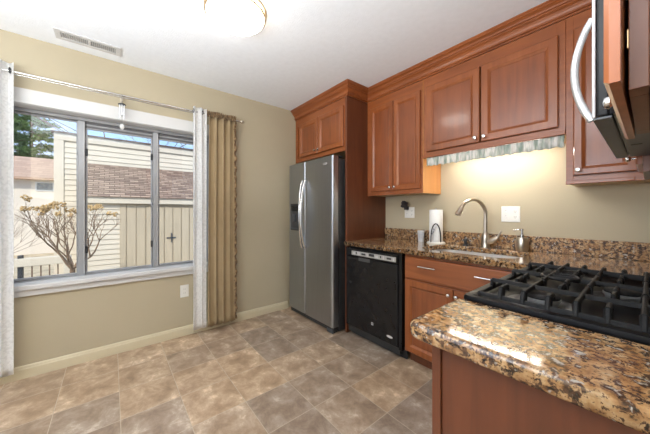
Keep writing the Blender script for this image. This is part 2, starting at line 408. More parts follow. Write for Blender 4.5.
def knob(parent, T, a, c, m=None, r=0.0135):
    mb = MB()
    p = [(0.0055, 0.0), (0.0055, 0.012), (0.010, 0.016), (r, 0.020), (r, 0.025), (0.011, 0.029), (0.004, 0.031)]
    rings = []
    for rr, out in p:
        rings.append([mb.bm.verts.new(T(a + rr * math.cos(2 * PI * k / 16), out, c + rr * math.sin(2 * PI * k / 16))) for k in range(16)])
    for r0, r1 in zip(rings, rings[1:]):
        for k in range(16): mb.bm.faces.new((r0[k], r0[(k + 1) % 16], r1[(k + 1) % 16], r1[k]))
    mb.bm.faces.new(rings[0][::-1]); mb.bm.faces.new(rings[-1])
    return mb.build('knob', m or M['steelc'], parent, smooth=True)

def door(root, T, w, h, knob_at=None, t=0.019, fr=0.056, grain='wood', name='door'):
    mb = MB()
    ringed(mb, T, w, h, [(0, 0.0005), (0, t - 0.005), (0.0045, t), (fr - 0.016, t), (fr - 0.013, t - 0.0025), (fr - 0.001, t - 0.010), (fr, t - 0.0115), (fr, 0.004)], center=True)
    d = mb.build(name, M[grain], root)
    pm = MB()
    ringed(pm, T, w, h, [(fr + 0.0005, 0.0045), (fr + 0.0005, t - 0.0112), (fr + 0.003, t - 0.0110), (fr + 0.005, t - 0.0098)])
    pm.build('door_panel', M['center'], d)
    if knob_at:
        T2 = lambda a, b, c: T(a, b + t, c)
        knob(d, T2, *knob_at)
    return d

def curve_slab(name, outline, holes, z0, z1, bevel, m, parent=None):
    """flat slab with rounded edges; outline in world xy"""
    cu = bpy.data.curves.new('slab', 'CURVE'); cu.dimensions = '2D'; cu.fill_mode = 'BOTH'
    o0 = Vector(((min(p[0] for p in outline) + max(p[0] for p in outline)) / 2, (min(p[1] for p in outline) + max(p[1] for p in outline)) / 2, z0))
    for pts in [outline] + holes:
        s = cu.splines.new('POLY'); s.points.add(len(pts) - 1); s.use_cyclic_u = True
        for i, p in enumerate(pts): s.points[i].co = (p[0] - o0.x, p[1] - o0.y, 0, 1)
    cu.extrude = (z1 - z0) / 2 - bevel; cu.bevel_depth = bevel; cu.bevel_resolution = 3; cu.offset = -bevel
    tmp = bpy.data.objects.new('slab', cu); COL.objects.link(tmp)
    dg = bpy.context.evaluated_depsgraph_get(); dg.update()
    me = bpy.data.meshes.new_from_object(tmp.evaluated_get(dg))
    bpy.data.objects.remove(tmp); bpy.data.curves.remove(cu)
    for v in me.vertices: v.co.z += (z1 - z0) / 2
    me.materials.clear(); me.materials.append(m); me.name = name
    o = bpy.data.objects.new(name, me); COL.objects.link(o); o.location = o0; WL[o.name] = o0
    return o
def rrect(x0, x1, y0, y1, r, n=6):
    P = []
    for cx, cy, a0 in ((x1 - r, y1 - r, 0), (x0 + r, y1 - r, 90), (x0 + r, y0 + r, 180), (x1 - r, y0 + r, 270)):
        for k in range(n + 1):
            a = R(a0 + 90 * k / n); P.append((cx + r * math.cos(a), cy + r * math.sin(a)))
    return P

# =================================================================== THE ROOM
H = 2.477; XR = 3.14; YB = -5.2
WY0, WY1, WZ0, WZ1 = -3.12, -1.60, 0.655, 1.986       # opening in the left wall
struct(MB().box(-0.19, XR + 0.15, YB - 0.15, 0.15, -0.12, 0.0).build('floor', M['floor'], origin=(0, 0, 0)))
struct(MB().box(-0.19, XR + 0.15, YB - 0.15, 0.15, H, H + 0.12).build('ceiling', M['ceil']))
w = MB()
w.box(-0.19, 0, YB - 0.15, WY0, 0, H); w.box(-0.19, 0, WY1, 0.15, 0, H)
w.box(-0.19, 0, WY0, WY1, 0, WZ0); w.box(-0.19, 0, WY0, WY1, WZ1, H)
struct(w.build('wall_left', M['wall']))
struct(MB().box(0, XR, 0, 0.15, 0, H).build('wall_back', M['wall']))
struct(MB().box(XR, XR + 0.15, YB - 0.15, 0.15, 0, H).build('wall_right', M['wall']))
w = MB(); RX0, RX1, RZ0, RZ1 = 0.3, 2.84, 0.38, 2.32
w.box(0, RX0, YB - 0.15, YB, 0, H); w.box(RX1, XR, YB - 0.15, YB, 0, H); w.box(RX0, RX1, YB - 0.15, YB, 0, RZ0); w.box(RX0, RX1, YB - 0.15, YB, RZ1, H)
struct(w.build('wall_front', M['wall']))
w2 = struct(MB().box(RX0 + .001, RX1 - .001, YB - 0.12, YB - 0.06, RZ0, RZ0 + 0.05).build('added_rear_window', M['alu']))  # unseen window, put in so light can come from the rear
for bx in ((RX0, RX0 + 0.05, RZ0 + .051, RZ1), (RX1 - 0.05, RX1, RZ0 + .051, RZ1), (1.545, 1.595, RZ0 + .051, RZ1 - 0.051), (RX0 + .051, RX1 - .051, RZ1 - 0.05, RZ1)):
    MB().box(bx[0], bx[1], YB - 0.12, YB - 0.06, bx[2], bx[3]).build('added_window_frame', M['alu'], w2)
# baseboards: moulded profile
def baseboard(name, p0, p1, nrm):
    mb = MB(); p0 = Vector(p0); p1 = Vector(p1); nrm = Vector(nrm)
    prof = [(0.0, 0.0), (0.014, 0.0), (0.014, 0.066), (0.010, 0.074), (0.010, 0.080), (0.006, 0.088), (0.0, 0.090)]
    a = [mb.bm.verts.new(p0 + nrm * o + Vector((0, 0, z))) for o, z in prof]; b = [mb.bm.verts.new(p1 + nrm * o + Vector((0, 0, z))) for o, z in prof]
    for i in range(len(prof)):
        j = (i + 1) % len(prof); mb.bm.faces.new((a[i], b[i], b[j], a[j]))
    mb.bm.faces.new(a); mb.bm.faces.new(b[::-1])
    return struct(mb.build(name, M['base']))
baseboard('baseboard_left', (0.0005, YB + .02, 0), (0.0005, -0.72, 0), (1, 0, 0))
baseboard('baseboard_right', (XR - .0005, YB + .02, 0), (XR - .0005, -1.85, 0), (-1, 0, 0))
# window sill, header board, reveal
mb = MB(); mb.box(-0.089, 0.0, WY0 + 0.001, WY1 - 0.001, WZ0 + 0.0002, WZ0 + 0.020)
mb.box(0.0005, 0.042, WY0 - 0.04, WY1 + 0.04, WZ0 - 0.018, WZ0 + 0.020, 0.006)
mb.box(0.0005, 0.020, WY0 - 0.03, WY1 + 0.03, WZ0 - 0.064, WZ0 - 0.0185, 0.004)
struct(mb.build('trim_1', M['white']))
mb = MB(); mb.box(0.0005, 0.018, WY0 - 0.08, WY1 + 0.05, WZ1 - 0.003, WZ1 + 0.104, 0.002); mb.box(0.018, 0.022, WY0 - 0.08, WY1 + 0.05, WZ1 - 0.003, WZ1 + 0.012, 0.001)
mb.box(-0.09, 0.0, WY0, WY1, WZ1 - 0.006, WZ1 - 0.0002)
struct(mb.build('trim_2', M['white']))

# window_1 with its frame, panes, tracks and latches
win = struct(MB().box(-0.18, -0.09, WY0 + 0.001, WY1 - 0.001, WZ0 + 0.0005, WZ0 + 0.024, 0.003).build('window_1', M['alu']))
WX = -0.095
M1, M2 = -2.622, -2.105
def wbox(name, *a, m='alu', bevel=0.002, par=win): return MB().box(*a, bevel).build(name, M[m], par)
wbox('window_head', -0.18, -0.09, WY0 + .001, WY1 - .001, WZ1 - 0.032, WZ1 - 0.007)
wbox('window_jamb', -0.18, -0.09, WY0 + .001, WY0 + 0.035, WZ0 + 0.0245, WZ1 - 0.0325)
wbox('window_jamb', -0.18, -0.09, WY1 - 0.035, WY1 - .001, WZ0 + 0.0245, WZ1 - 0.0325)
for my in (M1, M2):
    wbox('mullion', -0.175, -0.095, my - 0.021, my + 0.021, WZ0 + 0.0245, WZ1 - 0.0325)
    MB().box(-0.0949, -0.090, my + 0.014, my + 0.017, WZ0 + 0.04, WZ1 - 0.05).build('mullion_edge', M['white'], win)
zb, zt = WZ0 + 0.025, WZ1 - 0.033
for k, (a, b) in enumerate(((WY0 + 0.036, M1 - 0.022), (M1 + 0.022, M2 - 0.022), (M2 + 0.022, WY1 - 0.036))):
    top = zt - (0.0 if k == 0 else 0.045)
    if k:
        for j, (mm, dz) in enumerate((('aludark', 0.0), ('alu', 0.015), ('aludark', 0.030))):
            wbox('head_track', -0.168 + 0.006 * j, -0.110 - 0.008 * j, a, b, zt - dz - 0.0149, zt - dz, m=mm, bevel=0.001)
    mb = MB()
    for bx in ((a, b, zb, zb + 0.018), (a, b, top - 0.010, top - .0001), (a, a + 0.012, zb + .018, top - .01), (b - 0.012, b, zb + .018, top - .01)):
        mb.box(-0.150, -0.126, bx[0] + .0002, bx[1] - .0002, bx[2], bx[3], 0.002)
    sash = mb.build('sash', M['alu'], win)
    MB().box(-0.140, -0.136, a + 0.011, b - 0.011, zb + 0.017, top - 0.009).build('pane', M['glass'], sash)
for my, mz in ((M1 + 0.030, 1.70), (M1 + 0.030, 0.885), (M2 - 0.030, 1.72), (M2 - 0.030, 0.90)):
    mb = MB(); mb.box(-0.125, -0.110, my - 0.008, my + 0.008, mz - 0.03, mz + 0.03, 0.003)
    mb.tube([(-0.110, my, mz + 0.02), (-0.095, my, mz + 0.005), (-0.092, my, mz - 0.02)], 0.004, 8)
    mb.build('window_latch', M['dkgrey'], win)

# =================================================================== CEILING LAMP AND VENT
LC = (1.203, -1.818)
lamp = empty('ceiling_lamp', (LC[0], LC[1], H - 0.001), 'round flush ceiling light with glowing white bowl and two metal rings', 'ceiling light')
lamp_z = H - 0.001
MB().lathe((*LC, lamp_z), [(0.150, 0.0), (0.150, -0.020), (0.10, -0.022)], 48).build('canopy', M['white'], lamp, smooth=True)
mb = MB()
mb.lathe((*LC, lamp_z), [(0.172, -0.0005), (0.184, -0.0005), (0.187, -0.006), (0.184, -0.011), (0.172, -0.011), (0.172, -0.0005)], 64, cap=False)
mb.build('outer_ring', M['brass'], lamp, smooth=True)
mb = MB(); mb.lathe((*LC, lamp_z), [(0.1745, -0.030), (0.183, -0.030), (0.186, -0.034), (0.183, -0.040), (0.1745, -0.040), (0.1745, -0.030)], 64, cap=False)
mb.build('inner_ring', M['brass'], lamp, smooth=True)
mb = MB(); mb.lathe((*LC, lamp_z), [(0.173, -0.014), (0.1735, -0.025)] + [(0.1735 * math.cos(a), -0.041 - 0.040 * math.sin(a)) for a in [R(x) for x in range(0, 90, 10)]] + [(0.004, -0.081)], 64)
mb.build('diffuser', M['lamp'], lamp, smooth=True)

vent = empty('ceiling_vent', (0.198, -2.556, H - 0.001), 'white louvered air vent set in the ceiling above the window', 'vent')
vz = H - 0.001
VX0, VX1, VY0, VY1 = 0.130, 0.266, -2.745, -2.372
mb = MB()
for bx in ((VX0, VX1, VY0, VY0 + 0.032), (VX0, VX1, VY1 - 0.032, VY1), (VX0, VX0 + 0.032, VY0 + .032, VY1 - .032), (VX1 - 0.032, VX1, VY0 + .032, VY1 - .032), (VX0 + .032, VX1 - .032, -2.566, -2.550)):
    mb.box(*bx, vz - 0.008, vz, 0.002)
mb.build('frame', M['white'], vent)
MB().box(VX0 + 0.03, VX1 - 0.03, VY0 + 0.03, VY1 - 0.03, vz - 0.0015, vz - 0.0002).build('duct_opening', M['duct'], vent)
ys = [VY0 + 0.038 + 0.0118 * i for i in range(12)] + [-2.545 + 0.0118 * i for i in range(12)]
for yy in ys:
    MB().prism([(VX0 + .033, yy, vz - 0.007), (VX0 + .033, yy + 0.002, vz - 0.0075), (VX0 + .033, yy + 0.0075, vz - 0.0018), (VX0 + .033, yy + 0.0055, vz - 0.0018)], (VX1 - VX0 - .066, 0, 0)).build('louver', M['white'], vent)
for yy in (VY0 + 0.014, VY1 - 0.014):
    MB().lathe(((VX0 + VX1) / 2, yy, vz - 0.0082), [(0.004, 0.0), (0.003, -0.0012)], 10).build('screw', M['silver'], vent)

# =================================================================== FRIDGE + ITS SURROUND
FX0, FX1, FY = 0.10, 0.915, -0.76
fr = empty('refrigerator', (0.507, -0.40, 0), 'stainless steel side-by-side refrigerator with bowed twin handles and water dispenser', 'refrigerator')
mb = MB(); mb.box(FX0 + 0.006, FX1 - 0.006, -0.675, -0.05, 0.012, 1.735, 0.006)
mb.build('case', M['dkgrey'], fr)
mb = MB(); mb.box(FX0 + 0.012, FX1 - 0.012, -0.687, -0.6755, 0.075, 1.74); mb.build('door_gasket', M['rubber'], fr)
SPL = 0.440
def fdoor(x0, x1):
    mb = MB(); z0, z1 = 0.068, 1.755; t = 0.070; y0 = -0.689
    n = 14; prof = []
    for k in range(n + 1):                                  # slightly bowed front
        u = k / n; x = x0 + (x1 - x0) * u
        e = min(u, 1 - u) * (x1 - x0)
        rr = 0.020
        d = 0 if e >= rr else rr - math.sqrt(max(0, rr * rr - (rr - e) ** 2))
        prof.append((x, y0 - t + d))
    xs = sorted(set([p[0] for p in prof] + [x0 + 0.004, x0 + 0.010, x1 - 0.004, x1 - 0.010]))
    pts = []
    for x in xs:
        e = min(x - x0, x1 - x); rr = 0.018
        d = 0 if e >= rr else rr - math.sqrt(max(0, rr * rr - (rr - e) ** 2))
        pts.append((x, y0 - t + d))
    loop = [(x0, y0)] + pts + [(x1, y0)]
    a = [mb.bm.verts.new((p[0], p[1], z0)) for p in loop]; b = [mb.bm.verts.new((p[0], p[1], z1)) for p in loop]
    m_ = len(loop)
    for i in range(m_): mb.bm.faces.new((a[i], a[(i + 1) % m_], b[(i + 1) % m_], b[i]))
    mb.bm.faces.new(a[::-1]); mb.bm.faces.new(b)
    return mb
dl = fdoor(FX0, SPL - 0.003).build('door', M['steel'], fr, smooth=True); tag(dl, 'narrow freezer door with the ice and water dispenser')
dr = fdoor(SPL + 0.003, FX1).build('door', M['steel'], fr, smooth=True); tag(dr, 'wide fresh food door')
def fhandle(x, side, par):
    z0, z1 = 0.80, 1.545; pts = []; rad = []
    for k in range(21):
        u = k / 20; s_ = math.sin(PI * u)
        pts.append((x + side * (0.006 - 0.016 * s_), FY - 0.012 - 0.052 * s_ ** 0.6, z0 + (z1 - z0) * u)); rad.append(0.013)
    mb = MB(); mb.tube(pts, rad, 12, flat=0.75)
    mb.tube([(x + side * 0.004, FY - 0.001, z0 + 0.015), (x + side * 0.004, FY - 0.024, z0 + 0.015)], 0.012, 10); mb.tube([(x + side * 0.004, FY - 0.001, z1 - 0.015), (x + side * 0.004, FY - 0.024, z1 - 0.015)], 0.012, 10)
    mb.build('handle', M['steelc'], par, smooth=True)
fhandle(SPL - 0.024, -1, dl); fhandle(SPL + 0.024, 1, dr)
# dispenser
DX0, DX1, DZ0, DZ1 = 0.150, 0.345, 0.985, 1.295
mb = MB(); T = T_front(DX0, FY - 0.0003, DZ0)
ringed(mb, T, DX1 - DX0, DZ1 - DZ0, [(0, 0), (0.0, 0.004), (0.006, 0.008), (0.012, 0.006), (0.016, 0.001)])
disp = mb.build('dispenser', M['dkgrey'], dl)
MB().box(DX0 + 0.018, DX1 - 0.018, FY - 0.006, FY - 0.0014, DZ1 - 0.085, DZ1 - 0.02, 0.001).build('control_panel', M['black'], disp)
MB().box(DX0 + 0.018, DX1 - 0.018, FY - 0.0030, FY - 0.0014, DZ0 + 0.03, DZ1 - 0.09, 0.0005).build('recess', M['slot'], disp)
MB().box(DX0 + 0.065, DX0 + 0.115, FY - 0.020, FY - 0.003, DZ0 + 0.10, DZ0 + 0.19, 0.004).build('paddle', M['grey'], disp)
MB().box(DX0 + 0.020, DX1 - 0.020, FY - 0.022, FY - 0.003, DZ0 + 0.018, DZ0 + 0.028, 0.002).build('drip_tray', M['grey'], disp)
mb = MB(); mb.box(FX0 + 0.01, FX1 - 0.01, -0.735, -0.6895, 0.014, 0.064, 0.004)
for k in range(22):
    mb.box(FX0 + 0.05 + k * 0.033, FX0 + 0.072 + k * 0.033, -0.738, -0.735, 0.028, 0.048)
mb.build('base_grille', M['dkgrey'], fr)
mb = MB(); mb.box(FX1 - 0.105, FX1 - 0.015, -0.748, -0.736, 0.004, 0.045, 0.003); mb.lathe((FX1 - 0.03, -0.715, 0.014), [(0.013, -0.006), (0.013, 0.006)], 14, 'X'); mb.build('foot', M['grey'], fr)
mb = MB(); mb.box(FX0 + 0.03, FX1 - 0.03, -0.72, -0.60, 1.7555, 1.770, 0.004); mb.build('hinge_cover', M['dkgrey'], fr)
# small maker's mark at the top of the wide door (illegible in the photo: a tiny raised wordmark with a swash)
mb = MB()
for k, (dx, hh) in enumerate(((0, .016), (.009, .011), (.018, .014), (.027, .010), (.036, .010), (.045, .012), (.054, .015))):
    mb.box(0.765 + dx, 0.770 + dx, FY - 0.0012, FY - 0.0001, 1.676, 1.676 + hh)
mb.tube([(0.762, FY - 0.001, 1.688), (0.785, FY - 0.001, 1.694), (0.812, FY - 0.001, 1.692), (0.828, FY - 0.001, 1.684)], 0.0015, 6)
mb.build('maker_mark', M['soapmark'], dr)

# fridge surround: full height gable + bridge cabinet
mb = MB(); mb.box(0.932, 0.956, -0.612, -0.001, 0, 2.36, 0.002)
tag(mb.build('end_panel', M['panel']), 'tall shade-darkened cherry wood panel standing between refrigerator and dishwasher', 'cabinet panel')

def upper_box(root, x0, x1, yf, z0, z1, fw, side_l=None, side_r=None, bottom='raw', top_rail=0.09, bot_rail=0.045):
    """carcass + face frame looking to -Y"""
    mb = MB(); mb.box(x0, x1, yf + 0.019, -0.001, z0 + 0.012, z1, 0.0)
    mb.build('carcass', M['wood'], root)
    MB().box(x0 + 0.004, x1 - 0.004, yf + 0.024, -0.004, z0 + 0.006, z0 + 0.0118).build('bottom_panel', M[bottom], root)
    mb = MB()
    mb.box(x0, x0 + fw, yf, yf + 0.0188, z0, z1, 0.001); mb.box(x1 - fw, x1, yf, yf + 0.0188, z0, z1, 0.001)
    mb.box(x0 + fw, x1 - fw, yf, yf + 0.0188, z0, z0 + bot_rail, 0.001); mb.box(x0 + fw, x1 - fw, yf, yf + 0.0188, z1 - top_rail, z1, 0.001)
    mb.build('face_frame', M['wood_x'], root)
    if side_r: MB().box(x1 + 0.0003, x1 + 0.004, yf + 0.001, -0.002, z0, z1).build('side_panel', M[side_r], root)

fc = empty('fridge_cabinet', (0.466, -0.30, 1.815), 'two-door cherry cabinet above the refrigerator', 'wall cabinet')
upper_box(fc, 0.003, 0.931, -0.60, 1.82, 2.36, 0.045)
door(fc, T_front(0.105, -0.601, 1.868), 0.372, 0.408, (0.372 - 0.026, 0.035), fr=0.058)
door(fc, T_front(0.487, -0.601, 1.868), 0.418, 0.408, (0.026, 0.035), fr=0.058)

uc = empty('wall_cabinet', (1.285, -0.15, 1.368), 'tall two-door cherry wall cabinet between refrigerator panel and valance', 'wall cabinet', None)
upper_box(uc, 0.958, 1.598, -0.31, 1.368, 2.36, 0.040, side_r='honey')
door(uc, T_front(1.005, -0.311, 1.408), 0.288, 0.862, (0.288 - 0.024, 0.030))
door(uc, T_front(1.299, -0.311, 1.408), 0.282, 0.862, (0.024, 0.030))

oc = empty('wall_cabinet', (2.07, -0.15, 1.665), 'wide two-door cherry cabinet above the sink with valance beneath', 'wall cabinet', None)
upper_box(oc, 1.604, 2.530, -0.31, 1.668, 2.36, 0.040)
door(oc, T_front(1.636, -0.311, 1.716), 0.425, 0.555, (0.425 - 0.026, 0.032), fr=0.062)
door(oc, T_front(2.069, -0.311, 1.716), 0.430, 0.555, (0.026, 0.032), fr=0.062)
# light rail at the foot of the cabinet
MB().box(1.604, 2.530, -0.3200, -0.3105, 1.668, 1.690, 0.003).build('light_rail', M['wood_x'], oc)

cc = empty('wall_cabinet', (2.84, -0.15, 1.365), 'corner cherry wall cabinet behind the microwave, door knob at lower left', 'wall cabinet', None)
upper_box(cc, 2.5315, XR - 0.002, -0.31, 1.365, 2.36, 0.032)
door(cc, T_front(2.566, -0.311, 1.415), 0.244, 0.855, (0.022, 0.028), fr=0.050)
MB().box(2.5315, 2.80, -0.3200, -0.3105, 1.365, 1.385, 0.003).build('light_rail', M['wood_x'], cc)

# right-hand run uppers (faces look to -X)
def right_box(root, xf, y0, y1, z0, z1, fw=0.040, recess=True):
    """y0 = near end (more negative), y1 = far end"""
    mb = MB(); t = 0.016
    mb.box(xf + 0.019, XR - 0.002, y0 + 0.006, y0 + 0.006 + t, z0, z1); mb.box(xf + 0.019, XR - 0.002, y1 - 0.006 - t, y1 - 0.006, z0, z1)
    mb.box(xf + 0.019, XR - 0.002, y0 + 0.006 + t, y1 - 0.006 - t, z1 - t, z1)
    mb.box(XR - 0.012, XR - 0.002, y0 + 0.006 + t, y1 - 0.006 - t, z0 + 0.02, z1 - t)
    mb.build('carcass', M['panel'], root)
    MB().box(xf + 0.0195, XR - 0.0125, y0 + 0.007 + t, y1 - 0.007 - t, z0 + 0.030, z0 + 0.042).build('bottom_panel', M['raw'], root)
    mb = MB()
    mb.box(xf, xf + 0.0188, y0, y0 + fw, z0, z1, 0.001); mb.box(xf, xf + 0.0188, y1 - fw, y1, z0, z1, 0.001)
    mb.box(xf, xf + 0.0188, y0 + fw, y1 - fw, z0, z0 + 0.04, 0.001); mb.box(xf, xf + 0.0188, y0 + fw, y1 - fw, z1 - 0.09, z1, 0.001)
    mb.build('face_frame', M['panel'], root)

nc = empty('wall_cabinet', (2.98, -1.71, 1.375), 'cherry wall cabinet nearest the viewer, cut off by the right edge', 'wall cabinet', None)
right_box(nc, 2.828, -1.860, -1.518, 1.375, 2.36)
mb = MB(); mb.box(2.848, XR - 0.02, -1.853, -1.785, 1.370, 1.400, 0.001); mb.build('bottom_rail', M['wood_x'], nc)
mb = MB(); mb.box(2.870, XR - 0.02, -1.580, -1.545, 1.375, 1.400, 0.001); mb.build('bottom_rail', M['wood_x'], nc)
def T_ajar(a, b, c):              # hinged on the far side, swung out a little at the near side
    ang = R(0.35)
    y = -1.500 - a * math.cos(ang) - b * math.sin(ang) * -1; x = 2.8265 - b * math.cos(ang) - a * math.sin(ang)
    return Vector((x, y, 1.370 + c))
nd = door(nc, T_ajar, 0.425, 0.93, (0.055, 0.080), t=0.0155, fr=0.058)
MB().box(2.8268, 2.8285, -1.868, -1.8605, 1.432, 1.458, 0.0005).build('hinge', M['brass'], nd)

mc = empty('wall_cabinet', (2.98, -1.13, 1.86), 'short cherry cabinet above the microwave', 'wall cabinet', None)
right_box(mc, 2.830, -1.510, -0.756, 1.862, 2.36)
door(mc, T_left(2.829, -0.78, 1.90), 0.345, 0.36, (0.32, 0.03)); door(mc, T_left(2.829, -1.14, 1.90), 0.345, 0.36, (0.025, 0.03))
fcab = empty('wall_cabinet', (2.98, -0.55, 1.365), 'narrow cherry wall cabinet between microwave and corner cabinet', 'wall cabinet', None)
right_box(fcab, 2.830, -0.750, -0.335, 1.365, 2.36)
door(fcab, T_left(2.829, -0.362, 1.40), 0.362, 0.87, (0.362 - 0.03, 0.03))

# crown moulding swept round the cabinet tops
def crown(path, z0, z1, name, m):
    prof = [(0.001, 0.0), (0.010, 0.0), (0.010, 0.010), (0.020, 0.013), (0.020, 0.024), (0.014, 0.028), (0.017, 0.040), (0.026, 0.052), (0.040, 0.060), (0.040, 0.070), (0.048, 0.072), (0.050, 0.082), (0.060, 0.090), (0.070, 0.094), (0.070, 0.103), (0.076, 0.105), (0.076, z1 - z0), (0.001, z1 - z0)]
    mb = MB(); P = [Vector((x, y)) for x, y in path]; rings = []
    for i, p in enumerate(P):
        d0 = (P[i] - P[i - 1]).normalized() if i else None; d1 = (P[i + 1] - P[i]).normalized() if i < len(P) - 1 else None
        n0 = Vector((d0.y, -d0.x)) if d0 else None; n1 = Vector((d1.y, -d1.x)) if d1 else None
        if n0 is None: nn = n1
        elif n1 is None: nn = n0
        else: nn = (n0 + n1); nn = nn / (nn.length ** 2 / 2) if nn.length else n0
        rings.append([mb.bm.verts.new((p.x + nn.x * o, p.y + nn.y * o, z0 + z)) for o, z in prof])
    for a, b in zip(rings, rings[1:]):
        for k in range(len(prof)):
            j = (k + 1) % len(prof); mb.bm.faces.new((a[k], b[k], b[j], a[j]))
    mb.bm.faces.new(rings[0]); mb.bm.faces.new(rings[-1][::-1])
    return mb.build(name, m)
cr = crown([(0.004, -0.60), (0.956, -0.60), (0.956, -0.31), (2.830, -0.31), (2.828, -1.860), (XR - 0.01, -1.860)], 2.3605, H - 0.002, 'crown_molding', M['wood_x'])
tag(cr, 'stepped cherry crown molding running along the tops of the wall cabinets', 'molding')

# =================================================================== BASE RUN ALONG THE BACK WALL
def base_box(root, x0, x1, yf, ztop=0.873):
    mb = MB(); mb.box(x0, x1, yf + 0.019, -0.001, 0.100, 0.62); mb.box(x0, x0 + 0.018, yf + .019, -.001, 0.62, ztop); mb.box(x1 - 0.018, x1, yf + .019, -.001, 0.62, ztop)
    mb.box(x0 + .018, x1 - .018, -0.02, -0.001, 0.62, ztop)
    mb.build('carcass', M['wood'], root)
    MB().box(x0, x1, yf + 0.075, yf + 0.10, 0.0, 0.0995).build('toe_kick', M['panel'], root)
sb = empty('base_cabinet', (2.03, -0.3, 0), 'cherry sink cabinet with false drawer front, two steel pulls and two doors', 'base cabinet')
base_box(sb, 1.622, 2.440, -0.610)
mb = MB()
mb.box(1.622, 1.640, -0.610, -0.5915, 0.1, 0.873, 0.001); mb.box(2.38, 2.440, -0.610, -0.5915, 0.1, 0.873, 0.001)
mb.box(1.64, 2.38, -0.610, -0.5915, 0.1, 0.118); mb.box(1.64, 2.38, -0.610, -0.5915, 0.855, 0.873); mb.box(1.64, 2.38, -0.610, -0.5915, 0.672, 0.690)
mb.build('face_frame', M['wood_x'], sb)
mb = MB(); T = T_front(1.630, -0.611, 0.688)
ringed(mb, T, 0.785, 0.166, [(0, 0.0005), (0, 0.013), (0.004, 0.018), (0.010, 0.019), (0.013, 0.0185)])
dw_ = mb.build('drawer_front', M['wood_x'], sb)
for px in (1.752, 2.150):
    mb = MB(); mb.tube([(px, -0.645, 0.790), (px + 0.135, -0.645, 0.790)], 0.0055, 10)
    mb.tube([(px + 0.012, -0.6302, 0.790), (px + 0.012, -0.645, 0.790)], 0.0045, 8); mb.tube([(px + 0.123, -0.6302, 0.790), (px + 0.123, -0.645, 0.790)], 0.0045, 8)
    mb.build('pull', M['steelc'], dw_, smooth=True)
door(sb, T_front(1.630, -0.611, 0.112), 0.378, 0.560, (0.378 - 0.024, 0.560 - 0.040), fr=0.060)
door(sb, T_front(2.013, -0.611, 0.112), 0.378, 0.560, (0.024, 0.560 - 0.040), fr=0.060)

# dishwasher
dwr = empty('dishwasher', (1.285, -0.3, 0), 'black built-in dishwasher with silver control strip beneath the granite', 'dishwasher')
MB().box(0.972, 1.606, -0.585, -0.03, 0.09, 0.868).build('tub', M['rubber'], dwr)
mb = MB(); T = T_front(0.976, -0.586, 0.108)
ringed(mb, T, 0.600, 0.668, [(0, 0), (0, 0.050), (0.004, 0.056), (0.010, 0.058)]); ddoor = mb.build('door', M['black'], dwr)
mb = MB(); T = T_front(0.976, -0.586, 0.780)
ringed(mb, T, 0.600, 0.076, [(0, 0), (0, 0.052), (0.004, 0.058), (0.008, 0.060)]); cp = mb.build('control_panel', M['black'], dwr)
MB().box(1.058, 1.560, -0.6478, -0.6462, 0.794, 0.834, 0.0005).build('control_strip', M['silver'], cp)
for k, (xx, ww) in enumerate(((1.075, .03), (1.115, .012), (1.135, .03), (1.185, .05), (1.25, .012), (1.275, .06), (1.35, .03), (1.40, .012), (1.43, .012), (1.47, .045), (1.53, .015))):
    MB().box(xx, xx + ww, -0.6490, -0.6479, 0.800 + 0.006 * (k % 2), 0.822 + 0.004 * (k % 3), 0.0003).build('button', M['dkgrey'] if k % 2 else M['soapmark'], cp)
mb = MB(); mb.lathe((1.215, -0.6465, 0.772), [(0.004, -0.012), (0.012, -0.006), (0.014, 0.0), (0.012, 0.006), (0.004, 0.012)], 14, 'X')
mb2 = MB(); mb2.box(1.150, 1.285, -0.650, -0.6445, 0.748, 0.778, 0.003); mb.bm.free(); mb2.build('pocket_handle', M['slot'], ddoor)
MB().box(1.5765, 1.606, -0.630, -0.5855, 0.09, 0.868).build('side_trim', M['black'], dwr)
MB().box(0.976, 1.606, -0.56, -0.54, 0.0, 0.0895).build('kick_plate', M['rubber'], dwr)
MB().box(0.980, 1.574, -0.610, -0.585, 0.040, 0.1035).build('lower_panel', M['rubber'], dwr)
mb = MB()       # small square ring emblem
for bx in ((0, .022, 0, .004), (0, .022, .018, .022), (0, .004, .004, .018), (.018, .022, .004, .018), (.009, .013, .004, .014)):
    mb.box(1.300 + bx[0], 1.300 + bx[1], -0.6455, -0.6441, 0.205 + bx[2], 0.205 + bx[3])
mb.build('emblem', M['soapmark'], ddoor)
b_ = bmesh.new(); mb = MB()
mb.lathe((0, 0, 0), [(1.0, 0.0), (1.0, 0.0012)], 24, 'Y')
for v in mb.bm.verts: v.co = Vector((1.497 + v.co.x * 0.030, -0.6455 + v.co.y, 0.170 + v.co.z * 0.010))
b_.free(); mb.build('badge', M['soapmark'], ddoor)

# right-hand run bases
pb = empty('peninsula_cabinet', (2.80, -1.65, 0), 'cherry base cabinet end in the foreground under the granite', 'base cabinet')
mb = MB(); mb.box(2.515, XR - 0.002, -1.750, -1.520, 0.10, 0.872); mb.build('carcass', M['wood'], pb)
mb = MB(); mb.box(2.496, 2.5145, -1.768, -1.520, 0.10, 0.872, 0.001); mb.build('face_frame', M['wood'], pb)
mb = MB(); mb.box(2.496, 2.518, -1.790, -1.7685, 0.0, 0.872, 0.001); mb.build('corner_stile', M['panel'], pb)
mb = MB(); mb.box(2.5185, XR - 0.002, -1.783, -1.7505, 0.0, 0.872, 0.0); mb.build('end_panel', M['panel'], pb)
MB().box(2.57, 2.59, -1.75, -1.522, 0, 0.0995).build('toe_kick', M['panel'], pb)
cb_ = empty('base_cabinet', (2.80, -0.4, 0), 'cherry corner base cabinet hidden between range and sink cabinet', 'base cabinet')
MB().box(2.495, XR - 0.002, -0.740, -0.001, 0.10, 0.872).build('carcass', M['wood'], cb_)
